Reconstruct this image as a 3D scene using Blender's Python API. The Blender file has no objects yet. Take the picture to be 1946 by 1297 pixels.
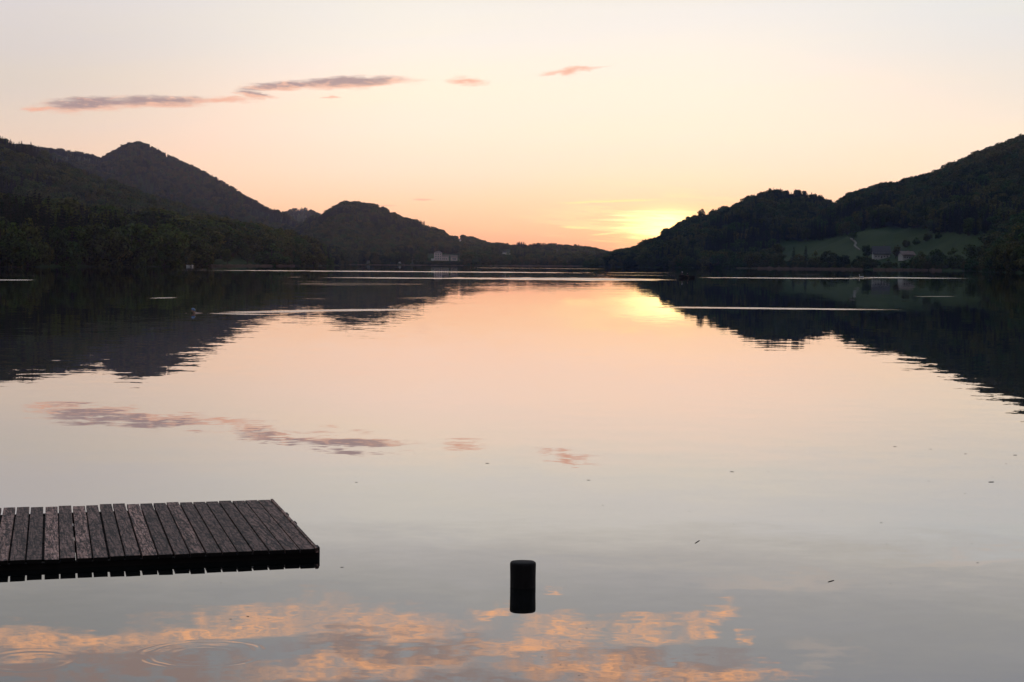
import bpy, bmesh, math, random
import numpy as np
from mathutils import Vector, Matrix, noise as mn

random.seed(7)
np.random.seed(7)
R = math.radians
scene = bpy.context.scene
COL = scene.collection

# ------------------------------------------------------------------ camera
F, CAMH = 3300.0, 2.8            # focal length in photo pixels, eye height above the lake
PITCH, ROLL = math.atan(146.5 / F), R(0.44)
CAM_M = Matrix.Rotation(math.pi / 2 - PITCH, 3, 'X') @ Matrix.Rotation(ROLL, 3, 'Z')
cam_d = bpy.data.cameras.new('camera')
cam = bpy.data.objects.new('camera', cam_d)
COL.objects.link(cam)
cam.location = (0, 0, CAMH)
cam.rotation_euler = CAM_M.to_euler()
cam_d.sensor_width = 36.0
cam_d.lens = F / 1946.0 * 36.0
cam_d.clip_start, cam_d.clip_end = 0.1, 60000
scene.camera = cam


def ray(px, py):
    return CAM_M @ Vector(((px - 973) / F, (648.5 - py) / F, -1.0)).normalized()


def azel(px, py):
    d = ray(px, py)
    return math.degrees(math.atan2(d.x, d.y)), math.degrees(math.asin(d.z))


def wp(px, py, z=0.0):
    """the point at height z that this direction meets"""
    d = ray(px, py)
    t = (z - CAMH) / d.z
    return Vector((d.x * t, d.y * t, z))


CAM_I = CAM_M.inverted()


def proj(p):
    q = CAM_I @ (Vector(p) - Vector((0, 0, CAMH)))
    return 973 + F * q.x / -q.z, 648.5 - F * q.y / -q.z


def lin(c):
    return tuple((v / 255 / 12.92) if v / 255 <= 0.04045 else ((v / 255 + 0.055) / 1.055) ** 2.4 for v in c)


# ------------------------------------------------------------------ object helpers
def link(o, parent=None):
    COL.objects.link(o)
    if parent is not None:
        o.parent = parent
    return o


def tag(o, label=None, cat=None, group=None, kind=None):
    if label:
        o['label'] = label
    if cat:
        o['category'] = cat
    if group:
        o['group'] = group
    if kind:
        o['kind'] = kind
    return o


def empty(name, loc, rz=0.0, scale=1.0):
    o = bpy.data.objects.new(name, None)
    o.empty_display_size = 0.3
    o.location = loc
    o.rotation_euler = (0, 0, rz)
    o.scale = (scale,) * 3 if not hasattr(scale, '__len__') else scale
    return link(o)


def mesh_obj(name, bm, mats, parent=None, smooth=False):
    me = bpy.data.meshes.new(name)
    bmesh.ops.recalc_face_normals(bm, faces=bm.faces)
    bm.to_mesh(me)
    bm.free()
    for m in (mats if isinstance(mats, (list, tuple)) else [mats]):
        me.materials.append(m)
    if smooth:
        for p in me.polygons:
            p.use_smooth = True
    return link(bpy.data.objects.new(name, me), parent)


def pydata_obj(name, verts, faces, mats, parent=None, smooth=False, linked=True):
    me = bpy.data.meshes.new(name)
    me.from_pydata(verts, [], faces)
    for m in (mats if isinstance(mats, (list, tuple)) else [mats]):
        me.materials.append(m)
    if smooth:
        me.polygons.foreach_set('use_smooth', [True] * len(me.polygons))
    me.update()
    o = bpy.data.objects.new(name, me)
    return link(o, parent) if linked else o


def box(bm, c, s, rz=0.0, bevel=0.0, mi=0):
    m = Matrix.Translation(c) @ Matrix.Rotation(rz, 4, 'Z') @ Matrix.Diagonal((s[0], s[1], s[2], 1))
    r = bmesh.ops.create_cube(bm, size=1.0, matrix=m)
    fs = {f for v in r['verts'] for f in v.link_faces}
    if bevel > 0:
        es = {e for v in r['verts'] for e in v.link_edges}
        b = bmesh.ops.bevel(bm, geom=list(es), offset=bevel, segments=2, affect='EDGES')
        fs = set(b['faces']) | {f for f in fs if f.is_valid}
    for f in fs:
        if f.is_valid:
            f.material_index = mi


def tube(bm, p0, p1, r0, r1, n=8, mi=0):
    p0, p1 = Vector(p0), Vector(p1)
    d = p1 - p0
    m = Matrix.Translation((p0 + p1) / 2) @ d.to_track_quat('Z', 'Y').to_matrix().to_4x4()
    r = bmesh.ops.create_cone(bm, cap_ends=True, segments=n, radius1=r0, radius2=r1, depth=d.length, matrix=m)
    for f in {f for v in r['verts'] for f in v.link_faces}:
        f.material_index = mi


# ------------------------------------------------------------------ node helpers
class G:
    """small expression builder over a node tree"""

    def __init__(self, nt):
        self.nt = nt
        self.n, self.l = nt.nodes, nt.links

    def new(self, t, **kw):
        n = self.n.new(t)
        for k, v in kw.items():
            setattr(n, k, v)
        return n

    def put(self, sock, v):
        if hasattr(v, 'is_output'):
            self.l.new(v, sock)
        elif v is not None:
            sock.default_value = v

    def m(self, op, a, b=None, c=None, clamp=False):
        n = self.new('ShaderNodeMath', operation=op, use_clamp=clamp)
        for i, v in enumerate((a, b, c)):
            if v is not None:
                self.put(n.inputs[i], v)
        return n.outputs[0]

    def add(self, a, b): return self.m('ADD', a, b)
    def sub(self, a, b): return self.m('SUBTRACT', a, b)
    def mul(self, a, b): return self.m('MULTIPLY', a, b)
    def div(self, a, b): return self.m('DIVIDE', a, b)

    def v(self, op, a, b=None, s=None):
        n = self.new('ShaderNodeVectorMath', operation=op)
        self.put(n.inputs[0], a)
        if b is not None:
            self.put(n.inputs[1], b)
        if s is not None:
            self.put(n.inputs['Scale'], s)
        return n.outputs['Value'] if op in ('LENGTH', 'DOT_PRODUCT', 'DISTANCE') else n.outputs['Vector']

    def xyz(self, x, y, z=0.0):
        n = self.new('ShaderNodeCombineXYZ')
        for i, q in enumerate((x, y, z)):
            self.put(n.inputs[i], q)
        return n.outputs[0]

    def sep(self, a):
        n = self.new('ShaderNodeSeparateXYZ')
        self.put(n.inputs[0], a)
        return n.outputs

    def smooth(self, v, a, b, lo=0.0, hi=1.0):
        n = self.new('ShaderNodeMapRange', interpolation_type='SMOOTHSTEP')
        self.put(n.inputs['Value'], v)
        for k, q in (('From Min', a), ('From Max', b), ('To Min', lo), ('To Max', hi)):
            self.put(n.inputs[k], q)
        return n.outputs[0]

    def maprange(self, v, a, b, lo=0.0, hi=1.0):
        n = self.new('ShaderNodeMapRange')
        self.put(n.inputs['Value'], v)
        for k, q in (('From Min', a), ('From Max', b), ('To Min', lo), ('To Max', hi)):
            self.put(n.inputs[k], q)
        return n.outputs[0]

    def mix(self, f, a, b, blend='MIX', clamp=False):
        n = self.new('ShaderNodeMix', data_type='RGBA', blend_type=blend)
        n.clamp_result = clamp
        self.put(n.inputs[0], f)
        for s, q in ((n.inputs[6], a), (n.inputs[7], b)):
            self.put(s, q if hasattr(q, 'is_output') else (*q[:3], 1.0))
        return n.outputs[2]

    def ramp(self, f, stops, interp='LINEAR'):
        n = self.new('ShaderNodeValToRGB')
        cr = n.color_ramp
        cr.interpolation = interp
        while len(cr.elements) < len(stops):
            cr.elements.new(0.5)
        for e, (p, c) in zip(cr.elements, stops):
            e.position = p
        for e, (p, c) in zip(cr.elements, stops):
            e.color = (*c[:3], 1.0)
        self.put(n.inputs[0], f)
        return n.outputs[0]

    def noise(self, vec, scale=1.0, detail=2.0, rough=0.5, dim='3D', out='Factor', dist=0.0):
        n = self.new('ShaderNodeTexNoise', noise_dimensions=dim)
        self.put(n.inputs['Vector'], vec)
        n.inputs['Scale'].default_value = scale
        n.inputs['Detail'].default_value = detail
        n.inputs['Roughness'].default_value = rough
        n.inputs['Distortion'].default_value = dist
        return n.outputs[0] if out == 'Factor' else n.outputs[1]

    def ellipse(self, vec, c, a, b, ang=0.0):
        """1 on the rim of an ellipse, 0 at its centre"""
        n = self.new('ShaderNodeMapping', vector_type='TEXTURE')
        self.put(n.inputs['Vector'], vec)
        n.inputs['Location'].default_value = (c[0], c[1], 0)
        n.inputs['Rotation'].default_value = (0, 0, ang)
        n.inputs['Scale'].default_value = (a, b, 1)
        return self.v('LENGTH', n.outputs[0])

    def nearest(self, vec, ells):
        r = None
        for e in ells:
            d = self.ellipse(vec, *e)
            if r is None:
                r = d
            else:
                r = self.m('SMOOTH_MIN', r, d, 0.15)
        return r


def material(name):
    m = bpy.data.materials.new(name)
    m.use_nodes = True
    g = G(m.node_tree)
    b = m.node_tree.nodes['Principled BSDF']
    return m, g, b


def plain(name, col, rough=0.8, var=0.25, scale=3.0, spec=0.3):
    m, g, b = material(name)
    tc = g.new('ShaderNodeTexCoord')
    nz = g.noise(tc.outputs['Object'], scale, 4, 0.6)
    lo = tuple(c * (1 - var) for c in col)
    hi = tuple(min(1, c * (1 + var)) for c in col)
    g.put(b.inputs['Base Color'], g.mix(nz, lo, hi))
    b.inputs['Roughness'].default_value = rough
    b.inputs['Specular IOR Level'].default_value = spec
    return m


# ------------------------------------------------------------------ sky and sun
SUN_AZ, SUN_EL = azel(1268, 431)
world = bpy.data.worlds.new('World')
scene.world = world
world.use_nodes = True
for n in list(world.node_tree.nodes):
    world.node_tree.nodes.remove(n)
g = G(world.node_tree)


def band(x0, y0, x1, y1, thick, mirror=False):
    """an ellipse in (azimuth, elevation) degrees from two photo points and a half thickness in photo pixels"""
    a0, e0 = azel(x0, y0)
    a1, e1 = azel(x1, y1)
    if mirror:
        e0, e1 = -e0, -e1
    return ((a0 + a1) / 2, (e0 + e1) / 2), math.hypot(a1 - a0, e1 - e0) / 2, thick / 57.6, math.atan2(e1 - e0, a1 - a0)


tc = g.new('ShaderNodeTexCoord')
d = tc.outputs['Generated']
dx, dy, dz = g.sep(d)
az = g.mul(g.m('ARCTAN2', dx, dy), 180 / math.pi)
el = g.mul(g.m('ARCSINE', g.m('MAXIMUM', g.m('MINIMUM', dz, 1.0), -1.0)), 180 / math.pi)
ELMAX = 90.0
# elevation is looked up through a square root so that the low sky gets most of the ramp
elr = g.m('POWER', g.m('MAXIMUM', g.div(el, ELMAX), 0.0), 0.5)


def stops(lst):
    return [(math.sqrt(max(e, 0) / ELMAX), c) for e, c in lst]


hi_sky = [(9.6, (0.73, 0.70, 0.675)), (11.0, (0.58, 0.575, 0.575)), (14.0, (0.49, 0.495, 0.53)), (22, (0.60, 0.63, 0.73)),
          (40, (0.44, 0.49, 0.60)), (90, (0.30, 0.35, 0.47))]
left = [(0, lin((228, 150, 122))), (0.8, lin((243, 182, 154))), (1.7, lin((247, 200, 172))), (3.0, lin((243, 209, 187))),
        (4.3, lin((230, 210, 198))), (5.6, lin((221, 209, 201))), (7.0, lin((219, 211, 209))), (8.4, lin((220, 214, 217)))] + [(e, tuple(0.76 * q for q in c) if e < 16 else c) for e, c in hi_sky]
mid = [(0, lin((232, 140, 116))), (0.7, lin((249, 174, 142))), (1.2, lin((255, 194, 158))), (1.9, lin((262, 212, 178))), (3.0, lin((271, 230, 208))),
       (4.3, lin((273, 240, 223))), (5.6, lin((268, 244, 228))), (7.0, lin((251, 243, 234))), (8.4, lin((244, 240, 236)))] + hi_sky
right = [(0, lin((242, 160, 122))), (0.8, lin((253, 198, 156))), (1.9, lin((258, 220, 186))), (3.0, lin((257, 231, 208))),
         (4.3, lin((252, 235, 218))), (5.6, lin((241, 231, 222))), (7.0, lin((234, 230, 227))), (8.4, lin((230, 231, 231)))] + hi_sky
sky = g.mix(g.smooth(az, -17.0, -2.0), g.ramp(elr, stops(left)), g.ramp(elr, stops(mid)))
sky = g.mix(g.smooth(az, 5.0, 17.5), sky, g.ramp(elr, stops(right)))

# warm glow around the sun, with thin bright cirrus bars in it
daz, del_ = g.sub(az, SUN_AZ), g.sub(el, SUN_EL)


def gauss(sa, se):
    q = g.add(g.m('POWER', g.m('ABSOLUTE', g.div(daz, sa)), 2.0), g.m('POWER', g.m('ABSOLUTE', g.div(del_, se)), 2.0))
    return g.m('POWER', math.e, g.mul(q, -1.0))


bars = g.noise(g.xyz(g.mul(az, 0.30), g.add(g.mul(el, 4.0), g.mul(az, 0.22)), 0.0), 1.0, 3, 0.55, '2D')
bars = g.smooth(bars, 0.46, 0.66)
sky = g.mix(1.0, sky, g.v('SCALE', (0.08, 0.065, 0.008), s=gauss(4.5, 1.8)), 'ADD')
gl2 = g.mul(gauss(1.9, 0.62), g.add(0.45, g.mul(bars, 0.6)))
sky = g.mix(gl2, sky, (1.45, 0.82, 0.27))
sky = g.mix(1.0, sky, g.v('SCALE', (4.4, 3.1, 1.2), s=g.mul(gauss(1.0, 0.42), g.add(0.4, g.mul(bars, 0.9)))), 'ADD')
barm = g.mul(bars, g.mul(gauss(3.2, 0.95), 0.80))
sky = g.mix(barm, sky, (1.05, 0.90, 0.50))
veil = g.noise(g.xyz(g.mul(az, 0.10), g.add(g.mul(el, 0.75), g.mul(az, -0.05)), 4.0), 1.0, 5, 0.55, dist=0.4)
veil = g.mul(g.sub(veil, 0.5), g.smooth(el, 0.6, 3.0))
sky = g.v('MULTIPLY', sky, g.xyz(g.add(1.0, g.mul(veil, 0.07)), g.add(1.0, g.mul(veil, 0.04)), g.sub(1.0, g.mul(veil, 0.10))))
# two distinct bright bars left of the sun
wv = g.noise(g.xyz(g.mul(az, 0.7), g.mul(el, 3.0), 1.0), 1.6, 4, 0.6, out='Color')
wv = g.v('SUBTRACT', wv, (0.5, 0.5, 0.5))
P = g.v('ADD', g.xyz(az, el, 0.0), g.v('MULTIPLY', wv, (1.2, 0.34, 0.0)))
P2 = g.v('ADD', g.xyz(az, el, 0.0), g.v('MULTIPLY', wv, (0.5, 0.08, 0.0)))
b2 = g.nearest(P2, [band(1140, 418, 1300, 420, 3.0), band(1165, 434, 1280, 431, 2.4), band(1190, 402, 1330, 404, 2.4), band(1195, 443, 1265, 439, 2.0), band(1150, 409, 1230, 411, 1.6)])
sky = g.mix(g.mul(g.smooth(b2, 1.5, 0.2), 0.75), sky, (1.55, 1.22, 0.66))
bb = g.nearest(P2, [band(1062, 431, 1130, 435, 3.2), band(1050, 387, 1260, 379, 2.4), band(1120, 447, 1200, 441, 2.5)])
sky = g.mix(g.mul(g.smooth(bb, 1.25, 0.3), 0.9), sky, (1.10, 0.86, 0.42))

# long low clouds: mauve on top, salmon below
cl = [band(70, 205, 270, 193, 15), band(180, 194, 410, 193, 12), band(455, 170, 620, 158, 9), band(520, 162, 790, 153, 12),
      band(440, 176, 520, 186, 6)]
dcl = g.nearest(P, cl)
fib = g.noise(g.xyz(g.mul(az, 1.1), g.sub(g.mul(el, 9.0), g.mul(az, 0.5)), 8.0), 1.0, 5, 0.65)
body = g.smooth(g.add(dcl, g.mul(g.sub(fib, 0.5), 0.9)), 1.25, 0.45)
dtop = g.nearest(g.v('ADD', P, (0.0, -0.10, 0.0)), cl)
top = g.smooth(dtop, 1.2, 0.5)
rag = g.noise(g.xyz(g.mul(az, 1.4), g.mul(el, 4.0), 5.0), 1.2, 4, 0.6)
cc = g.mix(g.mul(top, g.smooth(rag, 0.30, 0.52)), lin((238, 184, 162)), lin((158, 134, 140)))
sky = g.mix(g.mul(body, 0.88), sky, cc)
wisps = [band(850, 154, 930, 156, 7), band(1015, 144, 1150, 126, 5), band(1060, 140, 1110, 133, 8), band(600, 187, 640, 186, 3.5),
         band(40, 209, 110, 205, 5), band(360, 192, 490, 189, 6)]
dw = g.nearest(P, wisps)
sky = g.mix(g.mul(g.smooth(g.add(dw, g.mul(g.sub(rag, 0.5), 0.9)), 1.3, 0.1), 0.88), sky, lin((240, 178, 154)))
sky = g.mix(g.mul(g.smooth(g.nearest(P2, [band(782, 379, 828, 380, 2.0), band(690, 390, 760, 391, 1.2)]), 1.2, 0.3), 0.5), sky, lin((222, 160, 140)))

# sunlit broken clouds overhead (seen mirrored in the lake)
wv2 = g.v('SUBTRACT', g.noise(g.xyz(g.mul(az, 0.55), g.mul(el, 1.1), 3.0), 1.0, 5, 0.62, out='Color'), (0.5, 0.5, 0.5))
Q = g.v('ADD', g.xyz(az, el, 0.0), g.v('MULTIPLY', wv2, (3.0, 1.3, 0.0)))
lit_e = [band(-120, 1217, 360, 1212, 25, True), band(230, 1200, 600, 1182, 26, True), band(420, 1165, 640, 1160, 20, True),
         band(560, 1195, 900, 1190, 24, True), band(895, 1160, 990, 1153, 10, True), band(985, 1198, 1140, 1190, 18, True),
         band(1170, 1206, 1290, 1212, 17, True), band(1290, 1190, 1350, 1195, 14, True), band(1335, 1175, 1402, 1165, 13, True),
         band(1403, 1212, 1432, 1212, 12, True), band(880, 1235, 1150, 1225, 16, True), band(960, 1270, 1320, 1275, 26, True),
         band(480, 1280, 900, 1265, 22, True), band(1200, 1285, 1520, 1282, 14, True), band(1025, 1118, 1070, 1122, 8, True),
         band(1100, 1310, 1500, 1330, 24, True)]
shade_e = [band(-200, 1270, 560, 1275, 52, True), band(500, 1245, 1000, 1240, 42, True), band(900, 1270, 1480, 1280, 50, True),
           band(-200, 1360, 1500, 1360, 60, True)]
sh = g.smooth(g.nearest(Q, shade_e), 1.15, 0.45)
lt = g.smooth(g.nearest(Q, lit_e), 1.6, 0.0)
brk = g.noise(g.xyz(g.mul(az, 0.8), g.mul(el, 1.9), 9.0), 1.0, 5, 0.60)
sh = g.mul(sh, g.smooth(brk, 0.36, 0.56))
sky = g.mix(g.mul(sh, 0.85), sky, (0.50, 0.355, 0.315))
fil = g.noise(g.xyz(g.mul(az, 2.0), g.mul(el, 8.5), 2.0), 1.0, 6, 0.65)
sky = g.mix(g.mul(g.mul(lt, 0.84), g.mul(g.smooth(brk, 0.30, 0.62, 0.35, 1.0), g.smooth(fil, 0.32, 0.62, 0.22, 1.0))), sky, (1.78, 0.84, 0.38))
faint = g.nearest(Q, [band(1300, 1108, 1640, 1112, 16, True), band(1680, 1075, 2000, 1062, 12, True), band(1500, 1220, 1650, 1260, 16, True)])
sky = g.mix(g.mul(g.smooth(faint, 1.3, 0.2), 0.22), sky, (1.05, 0.82, 0.68))

# away from the sunset the sky is a dim dusk blue
back = g.smooth(g.m('ABSOLUTE', az), 32.0, 100.0)
back = g.mul(back, g.smooth(el, 65.0, 18.0))
sky = g.mix(g.mul(back, 0.96), sky, (0.135, 0.125, 0.15))
below = g.smooth(el, 0.0, -1.5)
sky = g.mix(below, sky, (0.10, 0.085, 0.08))
nish = g.new('ShaderNodeTexSky', sky_type='NISHITA')
nish.sun_disc = False
nish.sun_elevation = R(max(SUN_EL, 0.5))
nish.sun_rotation = R(SUN_AZ)
sky = g.mix(1.0, sky, g.v('SCALE', nish.outputs[0], s=0.004), 'ADD')
bg = g.new('ShaderNodeBackground')
g.put(bg.inputs['Color'], sky)
out = g.new('ShaderNodeOutputWorld')
g.l.new(bg.outputs[0], out.inputs['Surface'])

sun_d = bpy.data.lights.new('sun', 'SUN')
sun_d.energy = 1.5
sun_d.angle = R(0.5)
sun_d.color = (1.0, 0.52, 0.22)
sun = link(bpy.data.objects.new('sun', sun_d))
sun.location = (0, 0, 900)
# the disc itself has already dropped behind the ridge
LAMP_AZ, LAMP_EL = azel(1272, 447)
sd = Vector((math.sin(R(LAMP_AZ)) * math.cos(R(LAMP_EL)), math.cos(R(LAMP_AZ)) * math.cos(R(LAMP_EL)), math.sin(R(LAMP_EL))))
sun.rotation_euler = sd.to_track_quat('Z', 'Y').to_euler()

# ------------------------------------------------------------------ the lake
wm, g, b = material('lake_water')
geo = g.new('ShaderNodeNewGeometry')
pos = geo.outputs['Position']


def patch(x0, y0, x1, y1, thick):
    """a wind-ruffled streak on the lake between two photo points, as an ellipse in metres"""
    a, c = wp(x0, y0), wp(x1, y1)
    mid_ = (a + c) / 2
    D = mid_.length
    dv = c - a
    return (mid_.x, mid_.y), dv.length / 2, thick * D * D / (F * CAMH), math.atan2(dv.y, dv.x)


strong = [patch(385, 514.0, 1090, 518.6, 0.95), patch(520, 527.2, 1330, 532.5, 1.0), patch(830, 528.8, 1290, 532.0, 2.2),
          patch(1317, 528.2, 1640, 529.6, 0.75), patch(1622, 527.6, 1860, 529.6, 0.8), patch(1240, 584.0, 1740, 589.5, 1.7),
          patch(369, 594.6, 660, 591.6, 1.5), patch(480, 592.5, 830, 587.5, 2.0), patch(372, 595.0, 530, 599.0, 1.1),
          patch(283, 566.3, 333, 566.9, 1.3), patch(-60, 531.8, 78, 533.0, 0.9), patch(1772, 563.6, 1787, 564.0, 1.0)]
soft = [patch(480, 539, 850, 541, 3.0), patch(470, 534.3, 640, 535.6, 0.8), patch(515, 567, 660, 569, 0.9), patch(735, 567.5, 860, 566, 1.4),
        patch(600, 606, 770, 606.5, 1.2), patch(50, 508.6, 260, 509.3, 0.7), patch(103, 542.8, 136, 543.3, 0.9), patch(-60, 525.0, 120, 523.2, 0.6),
        patch(1150, 518.0, 1290, 519.4, 0.8), patch(1130, 523.0, 1295, 524.0, 0.8), patch(850, 509.0, 1180, 511.5, 0.8),
        patch(1345, 539.8, 1370, 540.2, 0.8), patch(1386, 541.2, 1406, 541.4, 0.8), patch(1540, 527.3, 1625, 527.8, 0.6),
        patch(840, 548, 1230, 551, 1.2), patch(1440, 521.5, 1620, 522.5, 0.5)]
flat = g.v('MULTIPLY', pos, (1, 1, 0))
edge = g.sub(g.noise(g.v('MULTIPLY', pos, (0.25, 0.045, 0.0)), 1.0, 3, 0.6, '2D'), 0.5)
edge = g.add(edge, g.mul(g.sub(g.noise(g.v('MULTIPLY', pos, (0.035, 0.006, 0.0)), 1.0, 3, 0.6, '2D'), 0.5), 1.1))
ms = g.smooth(g.add(g.nearest(flat, strong), g.mul(edge, 1.0)), 1.2, 0.35)
mf = g.mul(g.smooth(g.add(g.nearest(flat, soft), g.mul(edge, 1.6)), 1.15, 0.2), 0.42)


def slopes(scale, detail, amp, sq=1.0):
    c = g.noise(g.v('MULTIPLY', pos, (scale * sq, scale, 0.0)), 1.0, detail, 0.5, '2D', 'Color')
    return g.v('SCALE', g.v('SUBTRACT', c, (0.5, 0.5, 0.5)), s=amp)


calm = g.noise(g.v('MULTIPLY', pos, (0.018, 0.011, 0.0)), 1.0, 2, 0.5, '2D')
calm = g.smooth(calm, 0.32, 0.68, 0.55, 1.45)
s = g.v('ADD', slopes(0.09, 1, 0.0035), slopes(1.15, 3, 0.0095, 0.7))
s = g.v('ADD', s, slopes(5.5, 2, 0.005, 0.7))
lee = g.ellipse(flat, (-5.0, 27.0), 9.5, 14.0)          # sheltered water off the jetty
calm = g.mul(calm, g.smooth(lee, 0.5, 1.5, 0.55, 1.0))
s = g.v('SCALE', s, s=calm)
# ruffled streaks: short steep ripples
s = g.v('ADD', s, g.v('SCALE', slopes(5.0, 2, 1.0), s=g.add(g.mul(ms, 0.10), g.mul(mf, 0.07))))


def ring(px, py, r0, r1, k, amp):
    c = wp(px, py)
    v = g.v('SUBTRACT', flat, (c.x, c.y, 0))
    r = g.add(g.v('LENGTH', v), g.mul(g.sub(g.noise(g.v('MULTIPLY', pos, (2.4, 2.4, 0.0)), 1.0, 2, 0.5, '2D'), 0.5), 0.10))
    w = g.mul(g.smooth(r, r0, r0 + (r1 - r0) * 0.35), g.smooth(r, r1, r1 - (r1 - r0) * 0.35))
    br = g.smooth(g.noise(g.v('MULTIPLY', pos, (3.1, 3.1, 0.0)), 1.0, 2, 0.5, '2D'), 0.35, 0.68, 0.12, 1.2)
    a = g.mul(g.mul(g.mul(g.m('SINE', g.mul(r, k)), w), amp), br)
    return g.v('SCALE', g.v('NORMALIZE', v), s=a)


s = g.v('ADD', s, ring(385, 1242, 0.34, 0.49, 80.0, 0.015))
s = g.v('ADD', s, ring(385, 1242, 0.10, 0.36, 70.0, 0.002))
s = g.v('ADD', s, ring(55, 1256, 0.16, 0.42, 60.0, 0.004))
s = g.v('ADD', s, ring(1057, 1120, 0.02, 0.13, 110.0, 0.012))
sx, sy, sz = g.sep(s)
nrm = g.v('NORMALIZE', g.xyz(sx, sy, 1.0))
g.put(b.inputs['Normal'], nrm)
b.inputs['Base Color'].default_value = (0.004, 0.006, 0.006, 1)
b.inputs['IOR'].default_value = 1.75
g.put(b.inputs['Roughness'], g.add(0.0, g.add(g.mul(ms, 0.24), g.mul(mf, 0.15))))
gls = g.new('ShaderNodeBsdfGlossy')
g.put(gls.inputs['Roughness'], g.add(0.0, g.add(g.mul(ms, 0.24), g.mul(mf, 0.15))))
g.put(gls.inputs['Normal'], nrm)
mxw = g.new('ShaderNodeMixShader')
mxw.inputs[0].default_value = 0.30
g.l.new(b.outputs[0], mxw.inputs[1])
g.l.new(gls.outputs[0], mxw.inputs[2])
g.l.new(mxw.outputs[0], wm.node_tree.nodes['Material Output'].inputs['Surface'])
lake = pydata_obj('water', [(-5900, -500, 0), (5900, -500, 0), (5900, 7400, 0), (-5900, 7400, 0)], [(0, 1, 2, 3)], wm)
tag(lake, 'calm lake mirroring the sunset sky and the wooded hills', 'water', kind='structure')

# ------------------------------------------------------------------ foliage materials and tree kinds


def foliage_mat(name, cols, var=0.5):
    m, g, b = material(name)
    oi = g.new('ShaderNodeObjectInfo')
    geo = g.new('ShaderNodeNewGeometry')
    big = g.noise(g.v('SCALE', oi.outputs['Location'], s=0.012), 1.0, 3, 0.6)
    r = g.add(g.mul(oi.outputs['Random'], 0.6), g.mul(g.smooth(big, 0.3, 0.7), 0.4))
    n = len(cols) - 1
    c = g.ramp(r, [(i / n, cols[i]) for i in range(len(cols))])
    tcn = g.new('ShaderNodeTexCoord')
    lf = g.noise(tcn.outputs['Object'], 16.0, 2, 0.6)
    k = g.maprange(lf, 0.3, 0.7, 1 - var, 1 + var)
    c = g.v('SCALE', c, s=k)
    g.put(b.inputs['Base Color'], c)
    b.inputs['Roughness'].default_value = 0.85
    b.inputs['Specular IOR Level'].default_value = 0.15
    tr = g.new('ShaderNodeBsdfTranslucent')
    g.put(tr.inputs['Color'], g.v('MULTIPLY', c, (1.5, 1.3, 0.6)))
    mx = g.new('ShaderNodeMixShader')
    mx.inputs[0].default_value = 0.28
    g.l.new(b.outputs[0], mx.inputs[1])
    g.l.new(tr.outputs[0], mx.inputs[2])
    g.l.new(mx.outputs[0], m.node_tree.nodes['Material Output'].inputs['Surface'])
    return m


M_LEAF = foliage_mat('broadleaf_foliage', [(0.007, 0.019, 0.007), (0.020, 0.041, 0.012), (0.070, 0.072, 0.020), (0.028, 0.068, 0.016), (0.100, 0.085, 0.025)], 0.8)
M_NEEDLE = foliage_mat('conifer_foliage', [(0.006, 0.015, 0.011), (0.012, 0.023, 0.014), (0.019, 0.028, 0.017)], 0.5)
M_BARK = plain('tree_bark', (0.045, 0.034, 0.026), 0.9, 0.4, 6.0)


def leaf_quads(pts, nors, sizes, rng, tilt=0.38):
    V, Fc = [], []
    for p, n, sz in zip(pts, nors, sizes):
        n = Vector(n) + Vector(rng.normal(0, tilt, 3))
        if n.length < 1e-4:
            n = Vector((0, 0, 1))
        n.normalize()
        u = n.orthogonal().normalized()
        u = Matrix.Rotation(rng.uniform(0, 6.28), 3, n) @ u
        w = n.cross(u)
        p = Vector(p)
        i = len(V)
        a, c = sz * rng.uniform(0.7, 1.2), sz * rng.uniform(0.45, 0.9)
        V += [p - u * a, p - w * c, p + u * a, p + w * c]
        Fc.append((i, i + 1, i + 2, i + 3))
    return V, Fc


def broadleaf(seed, width=0.62, base=0.16, n=950, leaf=0.040, lobes=18):
    """unit-height broadleaf tree -> (crown verts, faces, trunk verts, faces)"""
    rng = np.random.RandomState(seed)
    L = []
    for i in range(lobes):
        t = rng.uniform(0.0, 1.0)
        zc = base + 0.14 + t * (0.82 - base - 0.14)
        prof = math.sin(math.pi * min(1, (zc - base) / (1.06 - base))) ** 0.6
        a = rng.uniform(0, 6.283)
        rr = width / 2 * prof * rng.uniform(0.35, 0.85)
        L.append((Vector((rr * math.cos(a), rr * math.sin(a), zc)), rng.uniform(0.10, 0.20)))
    L.append((Vector((0, 0, 0.84)), 0.15))
    pts, nors, szs = [], [], []
    wts = np.array([r * r for _, r in L])
    wts /= wts.sum()
    for k in rng.choice(len(L), n, p=wts):
        c, r = L[k]
        v = Vector(rng.normal(0, 1, 3)).normalized()
        v.z = v.z * 0.8 + 0.12
        pts.append(c + v * r * rng.uniform(0.80, 1.06))
        nors.append(v)
        szs.append(leaf * rng.uniform(0.6, 1.4))
    CV, CF = leaf_quads(pts, nors, szs, rng)
    bm = bmesh.new()
    tube(bm, (0, 0, -0.03), (0.01, 0, 0.42), 0.026, 0.016, 7)
    tube(bm, (0.01, 0, 0.40), (-0.01, 0.01, 0.78), 0.016, 0.006, 6)
    for c, r in L[:9]:
        z0 = max(0.18, c.z - 0.22)
        tube(bm, (0.005, 0, z0), c, 0.010, 0.003, 5)
    bmesh.ops.triangulate(bm, faces=bm.faces)
    bm.verts.index_update()
    TV = [v.co.copy() for v in bm.verts]
    TF = [tuple(v.index for v in f.verts) for f in bm.faces]
    bm.free()
    return CV, CF, TV, TF


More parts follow.
